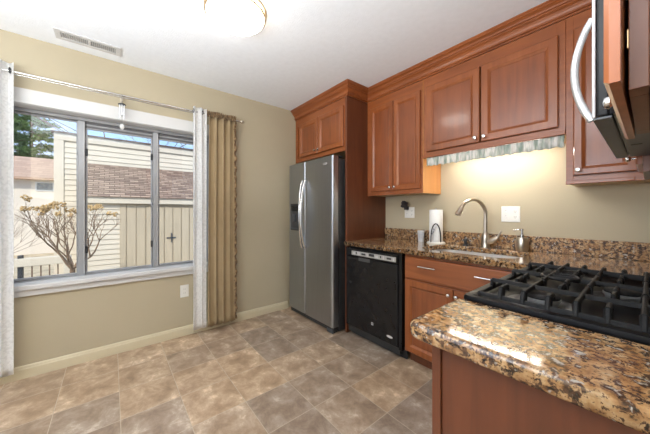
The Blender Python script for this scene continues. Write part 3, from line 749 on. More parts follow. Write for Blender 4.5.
MB().box(2.476, 2.4945, -0.740, -0.612, 0.10, 0.872).build('face_frame', M['wood'], cb_)
MB().box(2.55, 2.57, -0.74, -0.002, 0, 0.0995).build('toe_kick', M['panel'], cb_)

# =================================================================== COUNTERTOPS, BACKSPLASH, SINK
Z0, Z1 = 0.8735, 0.9140
SX0, SX1, SY0, SY1 = 1.690, 2.330, -0.545, -0.135
outline = [(0.958, -0.002), (0.958, -0.653), (2.445, -0.653), (2.445, -0.745), (XR - 0.002, -0.745), (XR - 0.002, -0.002)]
hole = rrect(SX0, SX1, SY0, SY1, 0.11, 8)
ct = curve_slab('countertop', outline, [hole], Z0, Z1, 0.006, M['granite'])
tag(ct, 'speckled brown granite countertop along the back wall with sink cutout', 'countertop')
r_ = 0.035
o2 = [(XR - 0.002, -1.518), (2.438, -1.518)] + [(2.438 + r_ - r_ * math.cos(R(a)), -1.822 + r_ - r_ * math.sin(R(a))) for a in range(0, 91, 10)] + [(XR - 0.002, -1.822)]
ct2 = curve_slab('countertop', o2, [], Z0 - 0.001, Z1, 0.012, M['granite'])
tag(ct2, 'golden brown granite counter slab in the foreground, light streak reflected in it', 'countertop')
mb = MB(); mb.box(0.958, XR - 0.002, -0.022, -0.001, Z1 + 0.0005, 1.022, 0.002)
tag(mb.build('backsplash', M['granite_honed']), 'low granite backsplash strip on the back wall behind the faucet', 'backsplash')
mb = MB(); mb.box(XR - 0.022, XR - 0.001, -0.745, -0.0225, Z1 + 0.0005, 1.022, 0.002)
tag(mb.build('backsplash', M['granite_honed']), 'short granite backsplash strip on the right wall in the corner', 'backsplash')

sk = empty('sink', ((SX0 + SX1) / 2, (SY0 + SY1) / 2, 0.70), 'undermounted stainless steel sink bowl set in the granite', 'sink')
mb = MB(); rings = []
for ins, z, rr in ((-0.012, Z0 - 0.001, 0.12), (-0.002, Z0 - 0.001, 0.11), (0.000, Z0 - 0.02, 0.11), (0.006, 0.74, 0.10), (0.020, 0.712, 0.09), (0.06, 0.705, 0.06), (0.20, 0.700, 0.004)):
    rings.append([mb.bm.verts.new((x, y, z)) for x, y in rrect(SX0 + ins, SX1 - ins, SY0 + ins, SY1 - ins, min(rr, (SY1 - SY0) / 2 - ins - 0.001), 8)])
for a, b in zip(rings, rings[1:]):
    for k in range(len(a)): mb.bm.faces.new((a[k], a[(k + 1) % len(a)], b[(k + 1) % len(a)], b[k]))
mb.bm.faces.new(rings[-1])
bowl = mb.build('bowl', M['sink'], sk, smooth=True)
MB().lathe(((SX0 + SX1) / 2, (SY0 + SY1) / 2, 0.7005), [(0.045, 0.0), (0.043, 0.003), (0.030, 0.001), (0.028, -0.0002), (0.005, 0.0004)], 24).build('drain', M['steelc'], sk, smooth=True)

# faucet
fa = empty('faucet', (2.010, -0.072, Z1), 'brushed nickel gooseneck faucet with side lever behind the sink', 'faucet')
fx, fy = 2.010, -0.072
MB().lathe((fx, fy, Z1 + .0003), [(0.034, 0.0), (0.034, 0.006), (0.030, 0.014), (0.030, 0.05), (0.031, 0.080), (0.024, 0.105), (0.0155, 0.122)], 24).build('base', M['nickel'], fa, smooth=True)
dirv = Vector((-0.42, -0.91, 0)).normalized(); pts = [Vector((fx, fy, Z1 + 0.10)), Vector((fx, fy, Z1 + 0.20))]; Rr = 0.122
for k in range(0, 19):
    a = PI * k / 18 * 0.84
    pts.append(Vector((fx, fy, 1.178)) + dirv * (Rr - Rr * math.cos(a)) + Vector((0, 0, Rr * math.sin(a))))
mb = MB(); mb.tube(pts, 0.0145, 14); mb.build('neck', M['nickel'], fa, smooth=True)
e = pts[-1]; dn = (pts[-1] - pts[-2]).normalized()
mb = MB(); mb.tube([e, e + dn * 0.008, e + dn * 0.035, e + dn * 0.070], [0.0150, 0.018, 0.020, 0.023], 16)
spray = mb.build('spray_head', M['nickel'], fa, smooth=True)
mb = MB(); mb.tube([(fx + 0.015, fy, Z1 + 0.045), (fx + 0.055, fy - 0.005, Z1 + 0.060), (fx + 0.090, fy - 0.010, Z1 + 0.085)], [0.024, 0.025, 0.015], 14)
mb.tube([(fx + 0.088, fy - 0.010, Z1 + 0.082), (fx + 0.098, fy - 0.012, Z1 + 0.105), (fx + 0.115, fy - 0.014, Z1 + 0.140)], [0.011, 0.007, 0.005], 10)
mb.build('lever', M['nickel'], fa, smooth=True)

cap_ = MB(); cap_.lathe((1.855, -0.075, Z1 + .0003), [(0.020, 0), (0.020, 0.006), (0.012, 0.012), (0.012, 0.035), (0.017, 0.042), (0.015, 0.055), (0.004, 0.058)], 18)
tag(cap_.build('air_gap', M['dkgrey'], smooth=True), 'small dark round fitting on the counter left of the faucet', 'sink fitting')

sd = empty('soap_dispenser', (2.258, -0.086, Z1), 'brushed steel soap pump bottle right of the faucet', 'soap dispenser')
sx, sy = 2.258, -0.086
MB().lathe((sx, sy, Z1 + .0003), [(0.033, 0.0), (0.038, 0.006), (0.042, 0.045), (0.040, 0.080), (0.034, 0.094), (0.033, 0.097), (0.014, 0.100)], 28).build('bottle', M['nickel'], sd, smooth=True)
mb = MB(); mb.lathe((sx, sy, Z1 + .1005), [(0.014, 0), (0.014, 0.018), (0.007, 0.020), (0.007, 0.048), (0.010, 0.050), (0.010, 0.062)], 16)
mb.tube([(sx, sy, Z1 + 0.155), (sx - 0.022, sy - 0.012, Z1 + 0.157), (sx - 0.046, sy - 0.024, Z1 + 0.149)], [0.007, 0.006, 0.004], 10)
mb.build('pump', M['steelc'], sd, smooth=True)

# paper towel stand
tx, ty = 1.610, -0.106
tw = empty('paper_towel_holder', (tx, ty, Z1), 'upright paper towel holder with full white roll and dark arched arm', 'paper towel holder')
MB().lathe((tx, ty, Z1 + .0003), [(0.080, 0.0), (0.080, 0.006), (0.070, 0.014), (0.02, 0.016)], 32).build('base', M['plastic'], tw, smooth=True)
mb = MB(); mb.lathe((tx, ty, Z1 + 0.017), [(0.020, 0), (0.056, 0), (0.058, 0.004), (0.058, 0.286), (0.056, 0.290), (0.020, 0.290)], 32, cap=False)
tag(mb.build('towel_roll', M['paper'], tw, smooth=True), 'white paper roll')
mb = MB(); mb.tube([(tx, ty, Z1 + 0.016), (tx, ty, Z1 + 0.312)], 0.005, 10); mb.ball((tx, ty, Z1 + 0.316), 0.008); mb.build('spindle', M['steelc'], tw, smooth=True)
# arch in front of the roll, seen from the camera side
ca = Vector((0.63, 0.777, 0)); fo = Vector((0.455, -0.89, 0)) * 0.067
ap = [Vector((tx, ty, Z1 + 0.015)) + fo + ca * (-0.045 + 0.088 * (1 - math.cos(PI * k / 16)) / 2 * (1.0 if k > 8 else 1.0)) + Vector((0, 0, 0.165 * math.sin(PI * k / 16) ** 0.75)) for k in range(17)]
mb = MB(); mb.tube(ap, 0.0048, 8); mb.build('tension_arm', M['black'], tw, smooth=True)
mb = MB(); mb.prism([p * 1.0 for p in [Vector(q) for q in ap[1:11]]], tuple(fo.normalized() * 0.002)); mb.build('printed_insert', M['print'], tw)

# glass
gx_, gy_ = 1.455, -0.100
mb = MB(); mb.lathe((gx_, gy_, Z1 + .0003), [(0.026, 0.0), (0.029, 0.05), (0.033, 0.105), (0.031, 0.105), (0.027, 0.05), (0.024, 0.006), (0.002, 0.006)], 24)
tag(mb.build('drinking_glass', M['cup'], smooth=True), 'clear drinking glass standing left of the paper towels', 'glass')

# =================================================================== RANGE
RY0, RY1, RXF = -1.512, -0.750, 2.452
rg = empty('gas_range', (2.79, -1.13, 0), 'black gas range with cast iron grates set between granite counters', 'range')
MB().box(2.480, XR - 0.004, RY0, RY1, 0.09, 0.905).build('body', M['dkgrey'], rg)
MB().box(2.52, XR - 0.02, RY0 + .01, RY1 - .01, 0.0, 0.0895).build('kick_plate', M['rubber'], rg)
mb = MB(); T = T_left(2.4795, RY1 - 0.004, 0.20); ringed(mb, T, RY1 - RY0 - 0.008, 0.57, [(0, 0), (0, 0.024), (0.004, 0.028), (0.07, 0.028), (0.075, 0.026)]); od = mb.build('oven_door', M['black'], rg)
mb = MB(); mb.tube([(2.405, RY0 + 0.06, 0.735), (2.405, RY1 - 0.06, 0.735)], 0.011, 12)
for yy in (RY0 + 0.09, RY1 - 0.09): mb.tube([(2.451, yy, 0.735), (2.405, yy, 0.735)], 0.009, 8)
mb.build('handle', M['steelc'], od, smooth=True)
MB().box(2.452, 2.4795, RY0 + 0.004, RY1 - 0.004, 0.10, 0.19, 0.003).build('drawer', M['black'], rg)
mb = MB(); mb.box(2.450, 2.4795, RY0 + 0.002, RY1 - 0.002, 0.785, 0.898, 0.008); kp = mb.build('control_panel', M['black'], rg)
for k in range(5):
    yy = RY0 + 0.09 + k * 0.145
    MB().lathe((2.4498, yy, 0.84), [(0.022, 0.0), (0.020, -0.018), (0.016, -0.026)], 18, 'X').build('knob', M['steelc'], kp, smooth=True)
# cooktop pan: raised lip all round, sunken tray
mb = MB(); rings = []
X0, X1 = RXF, XR - 0.004
for ins, z, rr in ((0.004, 0.9055, 0.018), (-0.002, 0.910, 0.022), (-0.002, 0.920, 0.022), (0.004, 0.9265, 0.018), (0.018, 0.9270, 0.014), (0.026, 0.922, 0.012), (0.040, 0.9155, 0.012), (0.200, 0.915, 0.012)):
    rings.append([mb.bm.verts.new((x, y, z)) for x, y in rrect(X0 + ins, X1 - abs(ins), RY0 - 0.006 + ins if ins > 0 else RY0 - 0.003 + ins, RY1 - ins * (1 if ins > 0 else 0), rr, 5)])
for a, b in zip(rings, rings[1:]):
    for k in range(len(a)): mb.bm.faces.new((a[k], a[(k + 1) % len(a)], b[(k + 1) % len(a)], b[k]))
mb.bm.faces.new(rings[-1]); mb.bm.faces.new(rings[0][::-1])
top = mb.build('cooktop', M['enamel'], rg, smooth=True)
# burners
burn = [(2.635, -1.385, 0.046), (2.955, -1.385, 0.040), (2.635, -0.885, 0.040), (2.955, -0.885, 0.050), (2.790, -1.132, 0.044)]
for bx, by, br in burn:
    mb = MB(); mb.lathe((bx, by, 0.9158), [(br + 0.045, 0.0), (br + 0.040, 0.003), (br + 0.018, 0.003), (br + 0.012, 0.0005), (br + 0.008, 0.0005)], 32); bb = mb.build('burner', M['dkgrey'], rg, smooth=True)
    mb = MB(); mb.lathe((bx, by, 0.9165), [(br - 0.006, 0), (br - 0.004, 0.010), (br, 0.014), (br, 0.020), (br - 0.003, 0.021)], 32); mb.build('burner_head', M['silver'], bb, smooth=True)
    mb = MB(); mb.lathe((bx, by, 0.9378), [(br - 0.002, 0), (br - 0.001, 0.004), (br - 0.006, 0.008), (0.01, 0.010)], 32); mb.build('burner_cap', M['iron'], bb, smooth=True)
# grates
GZ = 0.966
def bar(mb, p0, p1, wd=0.0055, h=0.011):
    p0 = Vector(p0); p1 = Vector(p1); d = (p1 - p0).normalized(); s_ = d.cross(Vector((0, 0, 1)));
    s_ = s_.normalized() if s_.length > 0.01 else Vector((1, 0, 0)); u = s_.cross(d).normalized()
    c = [(-1, -1), (1, -1), (0.75, 0.6), (0.35, 1.0), (-0.35, 1.0), (-0.75, 0.6)]
    a = [mb.bm.verts.new(p0 + s_ * wd * q[0] + u * h * 0.5 * q[1]) for q in c]; b = [mb.bm.verts.new(p1 + s_ * wd * q[0] + u * h * 0.5 * q[1]) for q in c]
    for i in range(6): mb.bm.faces.new((a[i], a[(i + 1) % 6], b[(i + 1) % 6], b[i]))
    mb.bm.faces.new(a[::-1]); mb.bm.faces.new(b)
def grate(y0, y1, cx, which):
    mb = MB(); zt = GZ - 0.0055; zl = 0.9335; xs0, xs1 = RXF + 0.040, XR - 0.055
    # low outer frame
    for a, b in (((xs0, y0, zl), (xs1, y0, zl)), ((xs0, y1, zl), (xs1, y1, zl)), ((xs0, y0, zl), (xs0, y1, zl)), ((xs1, y0, zl), (xs1, y1, zl))):
        bar(mb, a, b, 0.0055, 0.012)
    ym = (y0 + y1) / 2; n = 9
    for k in range(n):
        x = 2.552 + k * 0.0575
        if x > xs1 - 0.01: break
        long_ = k % 2 == 1
        for ye, s in ((y0, 1), (y1, -1)):
            # foot rises from the frame, tapering like a tooth
            bar(mb, (x, ye, 0.928), (x, ye + s * 0.010, zt + 0.001), 0.0085, 0.017)
            reach = ym if long_ else ye + s * 0.062
            bar(mb, (x, ye + s * 0.008, zt), (x, reach, zt), 0.0062, 0.012)
            if not long_:
                bar(mb, (x, reach, zt + 0.003), (x, reach + s * 0.004, zt - 0.016), 0.0062, 0.010)
    bar(mb, (xs0, ym, zt - 0.001), (xs1, ym, zt - 0.001), 0.0062, 0.012)
    for xe in (xs0, xs1): bar(mb, (xe, ym, 0.928), (xe, ym, zt), 0.0075, 0.015)
    if which == 1:
        for c0 in (2.637,):
            pts = [(c0 + 0.052 * math.cos(2 * PI * k / 28), ym + 0.052 * math.sin(2 * PI * k / 28), zt) for k in range(29)]
            mb.tube(pts, 0.006, 8)
    for xx in (xs0, xs1):
        for yy in (y0, y1):
            bar(mb, (xx, yy, 0.9165 if abs(xx - xs0) > 1 else 0.924), (xx, yy, zl), 0.006, 0.012)
    return mb.build('grate', M['iron'], rg)
yA, yB = RY0 + 0.033, RY1 - 0.033; L = (yB - yA) / 3
for k in range(3): grate(yA + L * k + (0.004 if k else 0), yA + L * (k + 1) - (0.004 if k < 2 else 0), 0, k)

# =================================================================== MICROWAVE
mw = empty('microwave', (2.94, -1.13, 1.43), 'black over-the-range microwave with silver front edge and bowed handle', 'microwave')
MX, MY0, MY1, MZ0, MZ1 = 2.757, -1.509, -0.757, 1.432, 1.855
MB().box(MX + 0.030, XR - 0.003, MY0, MY1, MZ0 + 0.004, MZ1).build('body', M['black'], mw)
mb = MB(); mb.box(MX + 0.008, MX + 0.0295, MY0 + 0.001, MY1 - 0.001, MZ0 + 0.002, MZ1 - 0.001, 0.004); md = mb.build('door', M['black'], mw)
mb = MB(); mb.box(MX, MX + 0.0075, MY0, MY1, MZ0, MZ1, 0.003); mb.build('front_trim', M['silver'], md)
mb = MB(); mb.box(MX + 0.001, MX + 0.034, MY0 + 0.006, MY1 - 0.006, MZ0 - 0.004, MZ0 + 0.0018, 0.001); mb.build('vent_lip', M['grey'], mw)
mb = MB(); mb.box(MX + 0.040, XR - 0.02, MY0 + 0.006, MY1 - 0.006, MZ0 - 0.003, MZ0 + 0.0035, 0.001); up = mb.build('underside', M['grey'], mw)
for k in range(2):
    for j in range(3):
        yy = MY0 + 0.10 + k * 0.34 + j * 0.0
        MB().box(MX + 0.050 + j * 0.09, MX + 0.075 + j * 0.09, yy, yy + 0.010, MZ0 - 0.0045, MZ0 - 0.0031).build('vent_slot', M['slot'], up)
pts = []
for k in range(17):
    u = k / 16; s_ = math.sin(PI * u) ** 0.8
    pts.append((MX - 0.003 - 0.034 * s_, MY0 + 0.045, MZ0 + 0.006 + 0.262 * u))
mb = MB(); mb.tube(pts, 0.0065, 12, flat=1.3); mb.build('handle', M['silver'], md, smooth=True)

# =================================================================== VALANCE, TUBE LIGHT
tl = empty('undercabinet_light', (2.10, -0.18, 1.672), 'lit tube light mounted under the cabinet above the sink behind the valance', 'light')
MB().box(1.75, 2.43, -0.250, -0.180, 1.650, 1.6735, 0.003).build('housing', M['white'], tl)
mb = MB(); mb.tube([(1.78, -0.215, 1.638), (2.40, -0.215, 1.638)], 0.008, 14); mb.build('tube', M['tube'], tl, smooth=True)

va = empty('valance', (2.07, -0.300, 1.60), 'narrow gathered green and white fabric valance under the cabinet over the sink', 'valance')
random.seed(3)
mb = MB(); nx = 260; g = []
for i in range(nx + 1):
    u = i / nx; x = 1.628 + (2.522 - 1.628) * u
    am = 0.0065 * math.sin(u * 2 * PI * 34 + 1.3 * math.sin(u * 23)) + 0.002 * math.sin(u * 2 * PI * 91)
    hem = 1.598 + 0.004 * math.sin(u * 2 * PI * 17) + 0.002 * math.sin(u * 61)
    col_ = []
    for j in range(6):
        v = j / 5; z = 1.6672 + (hem - 1.6672) * v
        col_.append(mb.bm.verts.new((x, -0.298 + am * (0.35 + 0.65 * v), z)))
    g.append(col_)
for i in range(nx):
    for j in range(5): mb.bm.faces.new((g[i][j], g[i + 1][j], g[i + 1][j + 1], g[i][j + 1]))
vc = mb.build('cloth', M['valance'], va, smooth=True)
sm = vc.modifiers.new('thickness', 'SOLIDIFY'); sm.thickness = 0.0012
MB().tube([(1.614 + .006, -0.292, 1.655), (2.525, -0.292, 1.655)], 0.0028, 8).build('rod', M['steelc'], va)

# =================================================================== CURTAINS AND ROD
RZ = 2.168; RXX = 0.09
rod = empty('curtain_rod', (RXX, -2.3, RZ), 'thin silver curtain rod above the window with ball finial at right', 'curtain rod')
MB().tube([(RXX, -3.30, RZ), (RXX, -1.375, RZ)], 0.0075, 12).build('pole', M['steelc'], rod, smooth=True)
MB().tube([(RXX - 0.030, -3.30, RZ - 0.006), (RXX - 0.030, -1.60, RZ - 0.006)], 0.0045, 10).build('back_pole', M['steelc'], rod, smooth=True)
mb = MB(); mb.lathe((RXX, -1.3748, RZ), [(0.009, 0.0), (0.009, 0.012), (0.006, 0.016), (0.014, 0.024), (0.018, 0.036), (0.014, 0.048), (0.004, 0.054)], 16, 'Y'); mb.build('finial', M['nickel'], rod, smooth=True)
for yb in (-3.15, -2.363, -1.392):
    mb = MB(); mb.box(0.0005, 0.005, yb - 0.010, yb + 0.010, RZ - 0.035, RZ + 0.030, 0.001)
    mb.tube([(0.004, yb, RZ - 0.012), (0.05, yb, RZ - 0.012), (RXX, yb, RZ - 0.010)], 0.0042, 8); mb.build('bracket', M['nickel'], rod)

def curtain(name, m, y0, y1, ztop, zbot, folds, amp, x0=RXX, seed=1, label=None, spread=1.0, flare=0.0, header=None, parent=None, phase=0.0, hem=0.0, tucks=0):
    random.seed(seed); mb = MB(); nu, nv = folds * 14, 36; g = []
    ph = [random.uniform(0, 2 * PI) for _ in range(4)]
    for i in range(nu + 1):
        u = i / nu; c_ = []
        for j in range(nv + 1):
            v = j / nv; z = ztop + (zbot - ztop) * v
            yc = (y0 + y1) / 2; wd = (y1 - y0) * (spread + (1 - spread) * v)
            y = yc + (u - 0.5) * wd + flare * v * (u - 0.3)
            a = amp * (0.65 + 0.35 * math.sin(3 * v + ph[0]))
            f = u * folds * 2 * PI + phase + 0.5 * math.sin(2.2 * v + ph[1]) * math.sin(u * 5 + ph[2])
            x = x0 + a * math.sin(f) + 0.25 * a * math.sin(2.7 * f + ph[3])
            y += 0.28 * (y1 - y0) / folds * math.sin(f * 1.0 + 1.2) * 0.5
            if v > 0.98: z += hem * math.sin(f)
            c_.append(mb.bm.verts.new((x, y, z)))
        g.append(c_)
    for i in range(nu):
        for j in range(nv): mb.bm.faces.new((g[i][j], g[i + 1][j], g[i + 1][j + 1], g[i][j + 1]))
    o = mb.build(name, m, parent, smooth=True)
    s = o.modifiers.new('thickness', 'SOLIDIFY'); s.thickness = 0.0015
    return o

def sheer(y0, y1, ztop, zbot, folds, seed, label, grom_y, x0, amp):
    root = empty('sheer_curtain', (x0, (y0 + y1) / 2, zbot), label, 'curtain', 'white lace curtains at the window')
    curtain('cloth', M['sheer'], y0, y1, ztop, zbot, folds, amp, x0=x0, seed=seed, parent=root, hem=0.004)
    for gy in grom_y:
        pts = [(x0 + 0.017 * math.cos(a) , gy, RZ + 0.017 * math.sin(a)) for a in [2 * PI * k / 20 for k in range(21)]]
        mb = MB(); mb.tube(pts, 0.004, 8); mb.build('grommet', M['dkgrey'], root, smooth=True)
    return root
sheer(-3.16, -2.962, 2.225, 0.085, 3, 4, 'white lace sheer curtain panel at the left end of the rod', (-3.10, -2.97), 0.100, 0.022)
sheer(-1.832, -1.712, 2.210, 0.070, 2, 8, 'white lace sheer curtain panel next to the gold drape', (-1.822, -1.74), 0.112, 0.016)

gd = empty('gold_drape', (0.095, -1.54, 0.03), 'long gold satin drape with gathered ruffle at the right end of the rod', 'curtain')
curtain('cloth', M['gold'], -1.700, -1.425, 2.158, 0.060, 4, 0.028, x0=0.098, seed=12, parent=gd, spread=0.93, hem=0.012)
mb = MB(); nu = 150; g = []
for i in range(nu + 1):
    u = i / nu; y = -1.700 + 0.290 * u; c_ = []
    for j in range(7):
        v = j / 6; a = 0.030 + 0.004 * math.sin(u * 41)
        z = 2.150 + 0.050 * v + 0.005 * math.sin(u * 2 * PI * 13)
        c_.append(mb.bm.verts.new((0.098 + (a * (0.4 + v * 0.6)) * math.sin(u * 2 * PI * 15 + 0.8 * v), y, z)))
    g.append(c_)
for i in range(nu):
    for j in range(6): mb.bm.faces.new((g[i][j], g[i + 1][j], g[i + 1][j + 1], g[i][j + 1]))
o = mb.build('ruffle', M['brown'], gd, smooth=True); s = o.modifiers.new('thickness', 'SOLIDIFY'); s.thickness = 0.0015
mb = MB(); g = []
for i in range(121):                       # brown gathered edging down the far side
    v = i / 120; z = 2.155 - 2.08 * v; c_ = []
    for j in range(4):
        c_.append(mb.bm.verts.new((0.098 + 0.010 * math.sin(i * 1.1 + j * 0.6), -1.428 + 0.008 * j + 0.006 * v + 0.004 * math.sin(i * 0.9), z)))
    g.append(c_)
for i in range(120):
    for j in range(3): mb.bm.faces.new((g[i][j], g[i + 1][j], g[i + 1][j + 1], g[i][j + 1]))
o = mb.build('edging', M['brown'], gd, smooth=True); s = o.modifiers.new('thickness', 'SOLIDIFY'); s.thickness = 0.0015

# wind chime on the rod
ch = empty('wind_chime', (RXX + 0.012, -2.363, RZ - 0.01), 'small wind chime hanging from the middle of the curtain rod', 'wind chime')
cxx = RXX + 0.012; cy_ = -2.363
MB().tube([(cxx, cy_, RZ + 0.004), (cxx, cy_, RZ - 0.068)], 0.0013, 6).build('cord', M['dkgrey'], ch)
MB().lathe((cxx, cy_, RZ - 0.082), [(0.026, 0), (0.027, 0.004), (0.018, 0.011), (0.004, 0.014)], 20).build('top_disc', M['dkgrey'], ch, smooth=True)
for k in range(6):
    a = 2 * PI * k / 6; ln = 0.085 + 0.012 * (k % 3)
    MB().tube([(cxx + 0.016 * math.cos(a), cy_ + 0.016 * math.sin(a), RZ - 0.083), (cxx + 0.016 * math.cos(a), cy_ + 0.016 * math.sin(a), RZ - 0.083 - ln)], 0.0042, 8).build('chime_tube', M['steelc'], ch, smooth=True)
MB().tube([(cxx, cy_, RZ - 0.083), (cxx, cy_, RZ - 0.235)], 0.001, 6).build('clapper_cord', M['dkgrey'], ch)
mb = MB(); mb.ball((cxx, cy_, RZ - 0.262), 0.006, 0.016, 0.026); mb.build('wind_catcher', M['white'], ch, smooth=True)

# =================================================================== OUTLETS
def plate_root(name, loc, label, cat): return empty(name, loc, label, cat)
def outlet_left_wall():
    r = empty('wall_outlet', (0.004, -1.878, 0.37), 'white wall outlet low on the tan wall beneath the window', 'outlet')
    mb = MB(); ringed(mb, lambda a, b, c: Vector((0.0006 + b, -1.915 + a, 0.372 + c)), 0.074, 0.118, [(0, 0), (0, 0.003), (0.004, 0.005), (0.006, 0.005)]); mb.build('plate', M['plastic'], r)
    for dz in (0.030, 0.068):
        mb = MB(); mb.box(0.0058, 0.0072, -1.894, -1.862, 0.372 + dz - 0.004, 0.372 + dz + 0.024, 0.0006); s_ = mb.build('socket', M['plastic'], r)
        mb = MB(); mb.box(0.0073, 0.0077, -1.886, -1.884, 0.378 + dz, 0.388 + dz); mb.box(0.0073, 0.0077, -1.873, -1.871, 0.378 + dz, 0.388 + dz); mb.build('slot', M['slot'], s_)
outlet_left_wall()
def back_plate(name, x0, z0, wd, h, kinds, label, cat):
    r = empty(name, (x0 + wd / 2, -0.003, z0), label, cat)
    mb = MB(); ringed(mb, T_front(x0, -0.0006, z0), wd, h, [(0, 0), (0, 0.003), (0.004, 0.005), (0.006, 0.005)]); mb.build('plate', M['plastic'], r)
    n = len(kinds)
    for i, kd in enumerate(kinds):
        xc = x0 + wd * (i + 0.5) / n
        for zc in (z0 + h * 0.33, z0 + h * 0.67):
            if kd == 'socket':
                mb = MB(); mb.box(xc - 0.015, xc + 0.015, -0.0068, -0.0057, zc - 0.013, zc + 0.013, 0.0005); s_ = mb.build('socket', M['plastic'], r)
                mb = MB(); mb.box(xc - 0.007, xc - 0.005, -0.0073, -0.0069, zc - 0.003, zc + 0.007); mb.box(xc + 0.005, xc + 0.007, -0.0073, -0.0069, zc - 0.003, zc + 0.007); mb.box(xc - 0.002, xc + 0.002, -0.0073, -0.0069, zc - 0.010, zc - 0.006); mb.build('slot', M['slot'], s_)
            else:
                mb = MB(); mb.box(xc - 0.004, xc + 0.004, -0.014, -0.0057, zc - 0.009, zc + 0.003, 0.001); mb.build('switch_lever', M['plastic'], r)
                mb = MB(); mb.box(xc - 0.0055, xc + 0.0055, -0.0062, -0.0057, zc + 0.004, zc + 0.011); mb.build('switch_slot', M['silver'], r)
    return r
back_plate('wall_outlet', 2.100, 1.122, 0.125, 0.122, ['switch', 'socket'], 'white double wall plate with outlet on the back wall above soap dispenser', 'outlet')
back_plate('wall_outlet', 1.208, 1.138, 0.115, 0.112, ['switch', 'socket'], 'white double wall plate near the cabinet with dark plug-in above it', 'outlet')
# dark flower-like plug-in
pf = MB(); random.seed(5)
pf.box(1.222, 1.262, -0.040, -0.0076, 1.222, 1.260, 0.004)
for k in range(26):
    a = random.uniform(0, 2 * PI); rr = random.uniform(0.008, 0.036)
    pf.ball((1.232 + rr * math.cos(a), -0.045 - random.uniform(0, 0.025), 1.278 + rr * 0.85 * math.sin(a)), 0.013, 0.008, 0.013, 1)
tag(pf.build('plug_in_freshener', M['dkflower']), 'dark flower-shaped plug-in over the top of the left wall plate', 'air freshener')

# =================================================================== OUTSIDE
GZ0 = -0.75
gr = MB().box(-60, -0.20, -45, 45, GZ0 - 0.1, GZ0)
struct(gr.build('ground', M['ground'], origin=(0, 0, GZ0)))

# neighbouring house: tall siding wall behind, lower shed with shingled roof in front
def lap_siding(mb, x, y0, y1, z0, z1, step=0.115):
    z = z0
    while z < z1 - 0.01:
        t = min(z + step, z1)
        mb.prism([(x, y0, z), (x + 0.022, y0, z + 0.001), (x + 0.004, y0, t), (x, y0, t)], (0, y1 - y0, 0)); z = t
nb = empty('neighbor_house', (-5.5, -0.5, GZ0), 'cream lap-sided house wall with brown top edge outside the window', 'house')
TX = -5.0; TY = -3.36; TT = 2.86
MB().box(TX - 3, TX - 0.001, TY, 5.0, GZ0, TT).build('wall', M['siding'], nb)
mb = MB(); lap_siding(mb, TX, TY + 0.14, 5.0, GZ0, TT - 0.14); mb.build('siding', M['siding'], nb)
MB().box(TX, TX + 0.035, TY - 0.01, TY + 0.139, GZ0, TT - 0.14).build('corner_board', M['siding'], nb)
MB().box(TX, TX + 0.04, TY - 0.01, 5.0, TT - 0.139, TT - 0.001).build('frieze_board', M['siding'], nb)
MB().box(TX - 3.02, TX + 0.07, TY - 0.05, 5.02, TT, TT + 0.035).build('roof_edge', M['fascia'], nb)
sh = empty('shed', (-4.4, 0, GZ0), 'tan shed lean-to with brown shingled roof and board doors outside', 'shed')
SXF = -4.0; SY = -2.80
mb = MB(); mb.box(TX + 0.045, SXF - 0.001, SY, 4.9, GZ0, 1.44); mb.build('wall', M['board'], sh)
mb = MB(); lap_siding(mb, SXF, SY + 0.001, -2.30, GZ0, 1.36, 0.10); mb.build('siding', M['siding'], sh)
MB().box(SXF, SXF + 0.03, -2.299, -2.20, GZ0, 1.36).build('corner_board', M['board'], sh)
y = -2.19; k = 0
while y < 3.0:                                                   # vertical boards
    wd = 0.17
    isdoor = (-1.98 < y < -0.7)
    MB().box(SXF + (0.012 if isdoor else 0), SXF + (0.030 if isdoor else 0.018), y, y + wd - 0.012, GZ0 + 0.02, 1.30 if isdoor else 1.36, 0.003).build('board', M['board'], sh)
    y += wd; k += 1
mb = MB(); mb.box(SXF + 0.0305, SXF + 0.045, -1.47, -1.29, 0.60, 0.63); mb.tube([(SXF + 0.05, -1.38, 0.52), (SXF + 0.05, -1.38, 0.72)], 0.01, 8); mb.build('door_latch', M['grey'], sh)
MB().box(SXF + 0.001, SXF + 0.10, SY - 0.05, 4.9, 1.37, 1.50, 0.004).build('fascia', M['siding'], sh)
# shingled roof, sloping up to the tall wall
mb = MB(); rows = 17; xA, zA, xB, zB = SXF + 0.13, 1.50, TX + 0.05, 2.27
for r_i in range(rows):
    u0, u1 = r_i / rows, (r_i + 1) / rows
    x0_, z0_ = xA + (xB - xA) * u0, zA + (zB - zA) * u0; x1_, z1_ = xA + (xB - xA) * u1, zA + (zB - zA) * u1
    mb.prism([(x0_, SY - 0.10, z0_ - 0.01), (x0_, SY - 0.10, z0_ + 0.012), (x1_, SY - 0.10, z1_ + 0.002), (x1_, SY - 0.10, z1_ - 0.01)], (0, 4.9 - SY, 0))
mb.build('shingle_roof', M['shingle'], sh, recalc=True)

# house further off at the left
fh = empty('distant_house', (-16, -9.0, GZ0), 'far house with pale brown roof and light walls seen through left pane', 'house')
MB().box(-21, -15, -16.0, -3.5, GZ0, 2.78).build('wall', M['stucco'], fh)
MB().prism([(-14.6, -16.5, 2.76), (-18.2, -16.5, 4.15), (-21.8, -16.5, 2.76), (-21.8, -16.5, 2.66), (-14.6, -16.5, 2.66)], (0, 13.2, 0)).build('roof', M['roof2'], fh)
for yy in (-4.87,):
    f_ = MB().box(-14.999, -14.96, yy - 0.30, yy + 0.30, 2.17, 2.58).build('window', M['white'], fh)
    MB().box(-14.959, -14.95, yy - 0.26, yy + 0.26, 2.21, 2.54).build('pane', M['darkglass'], f_)

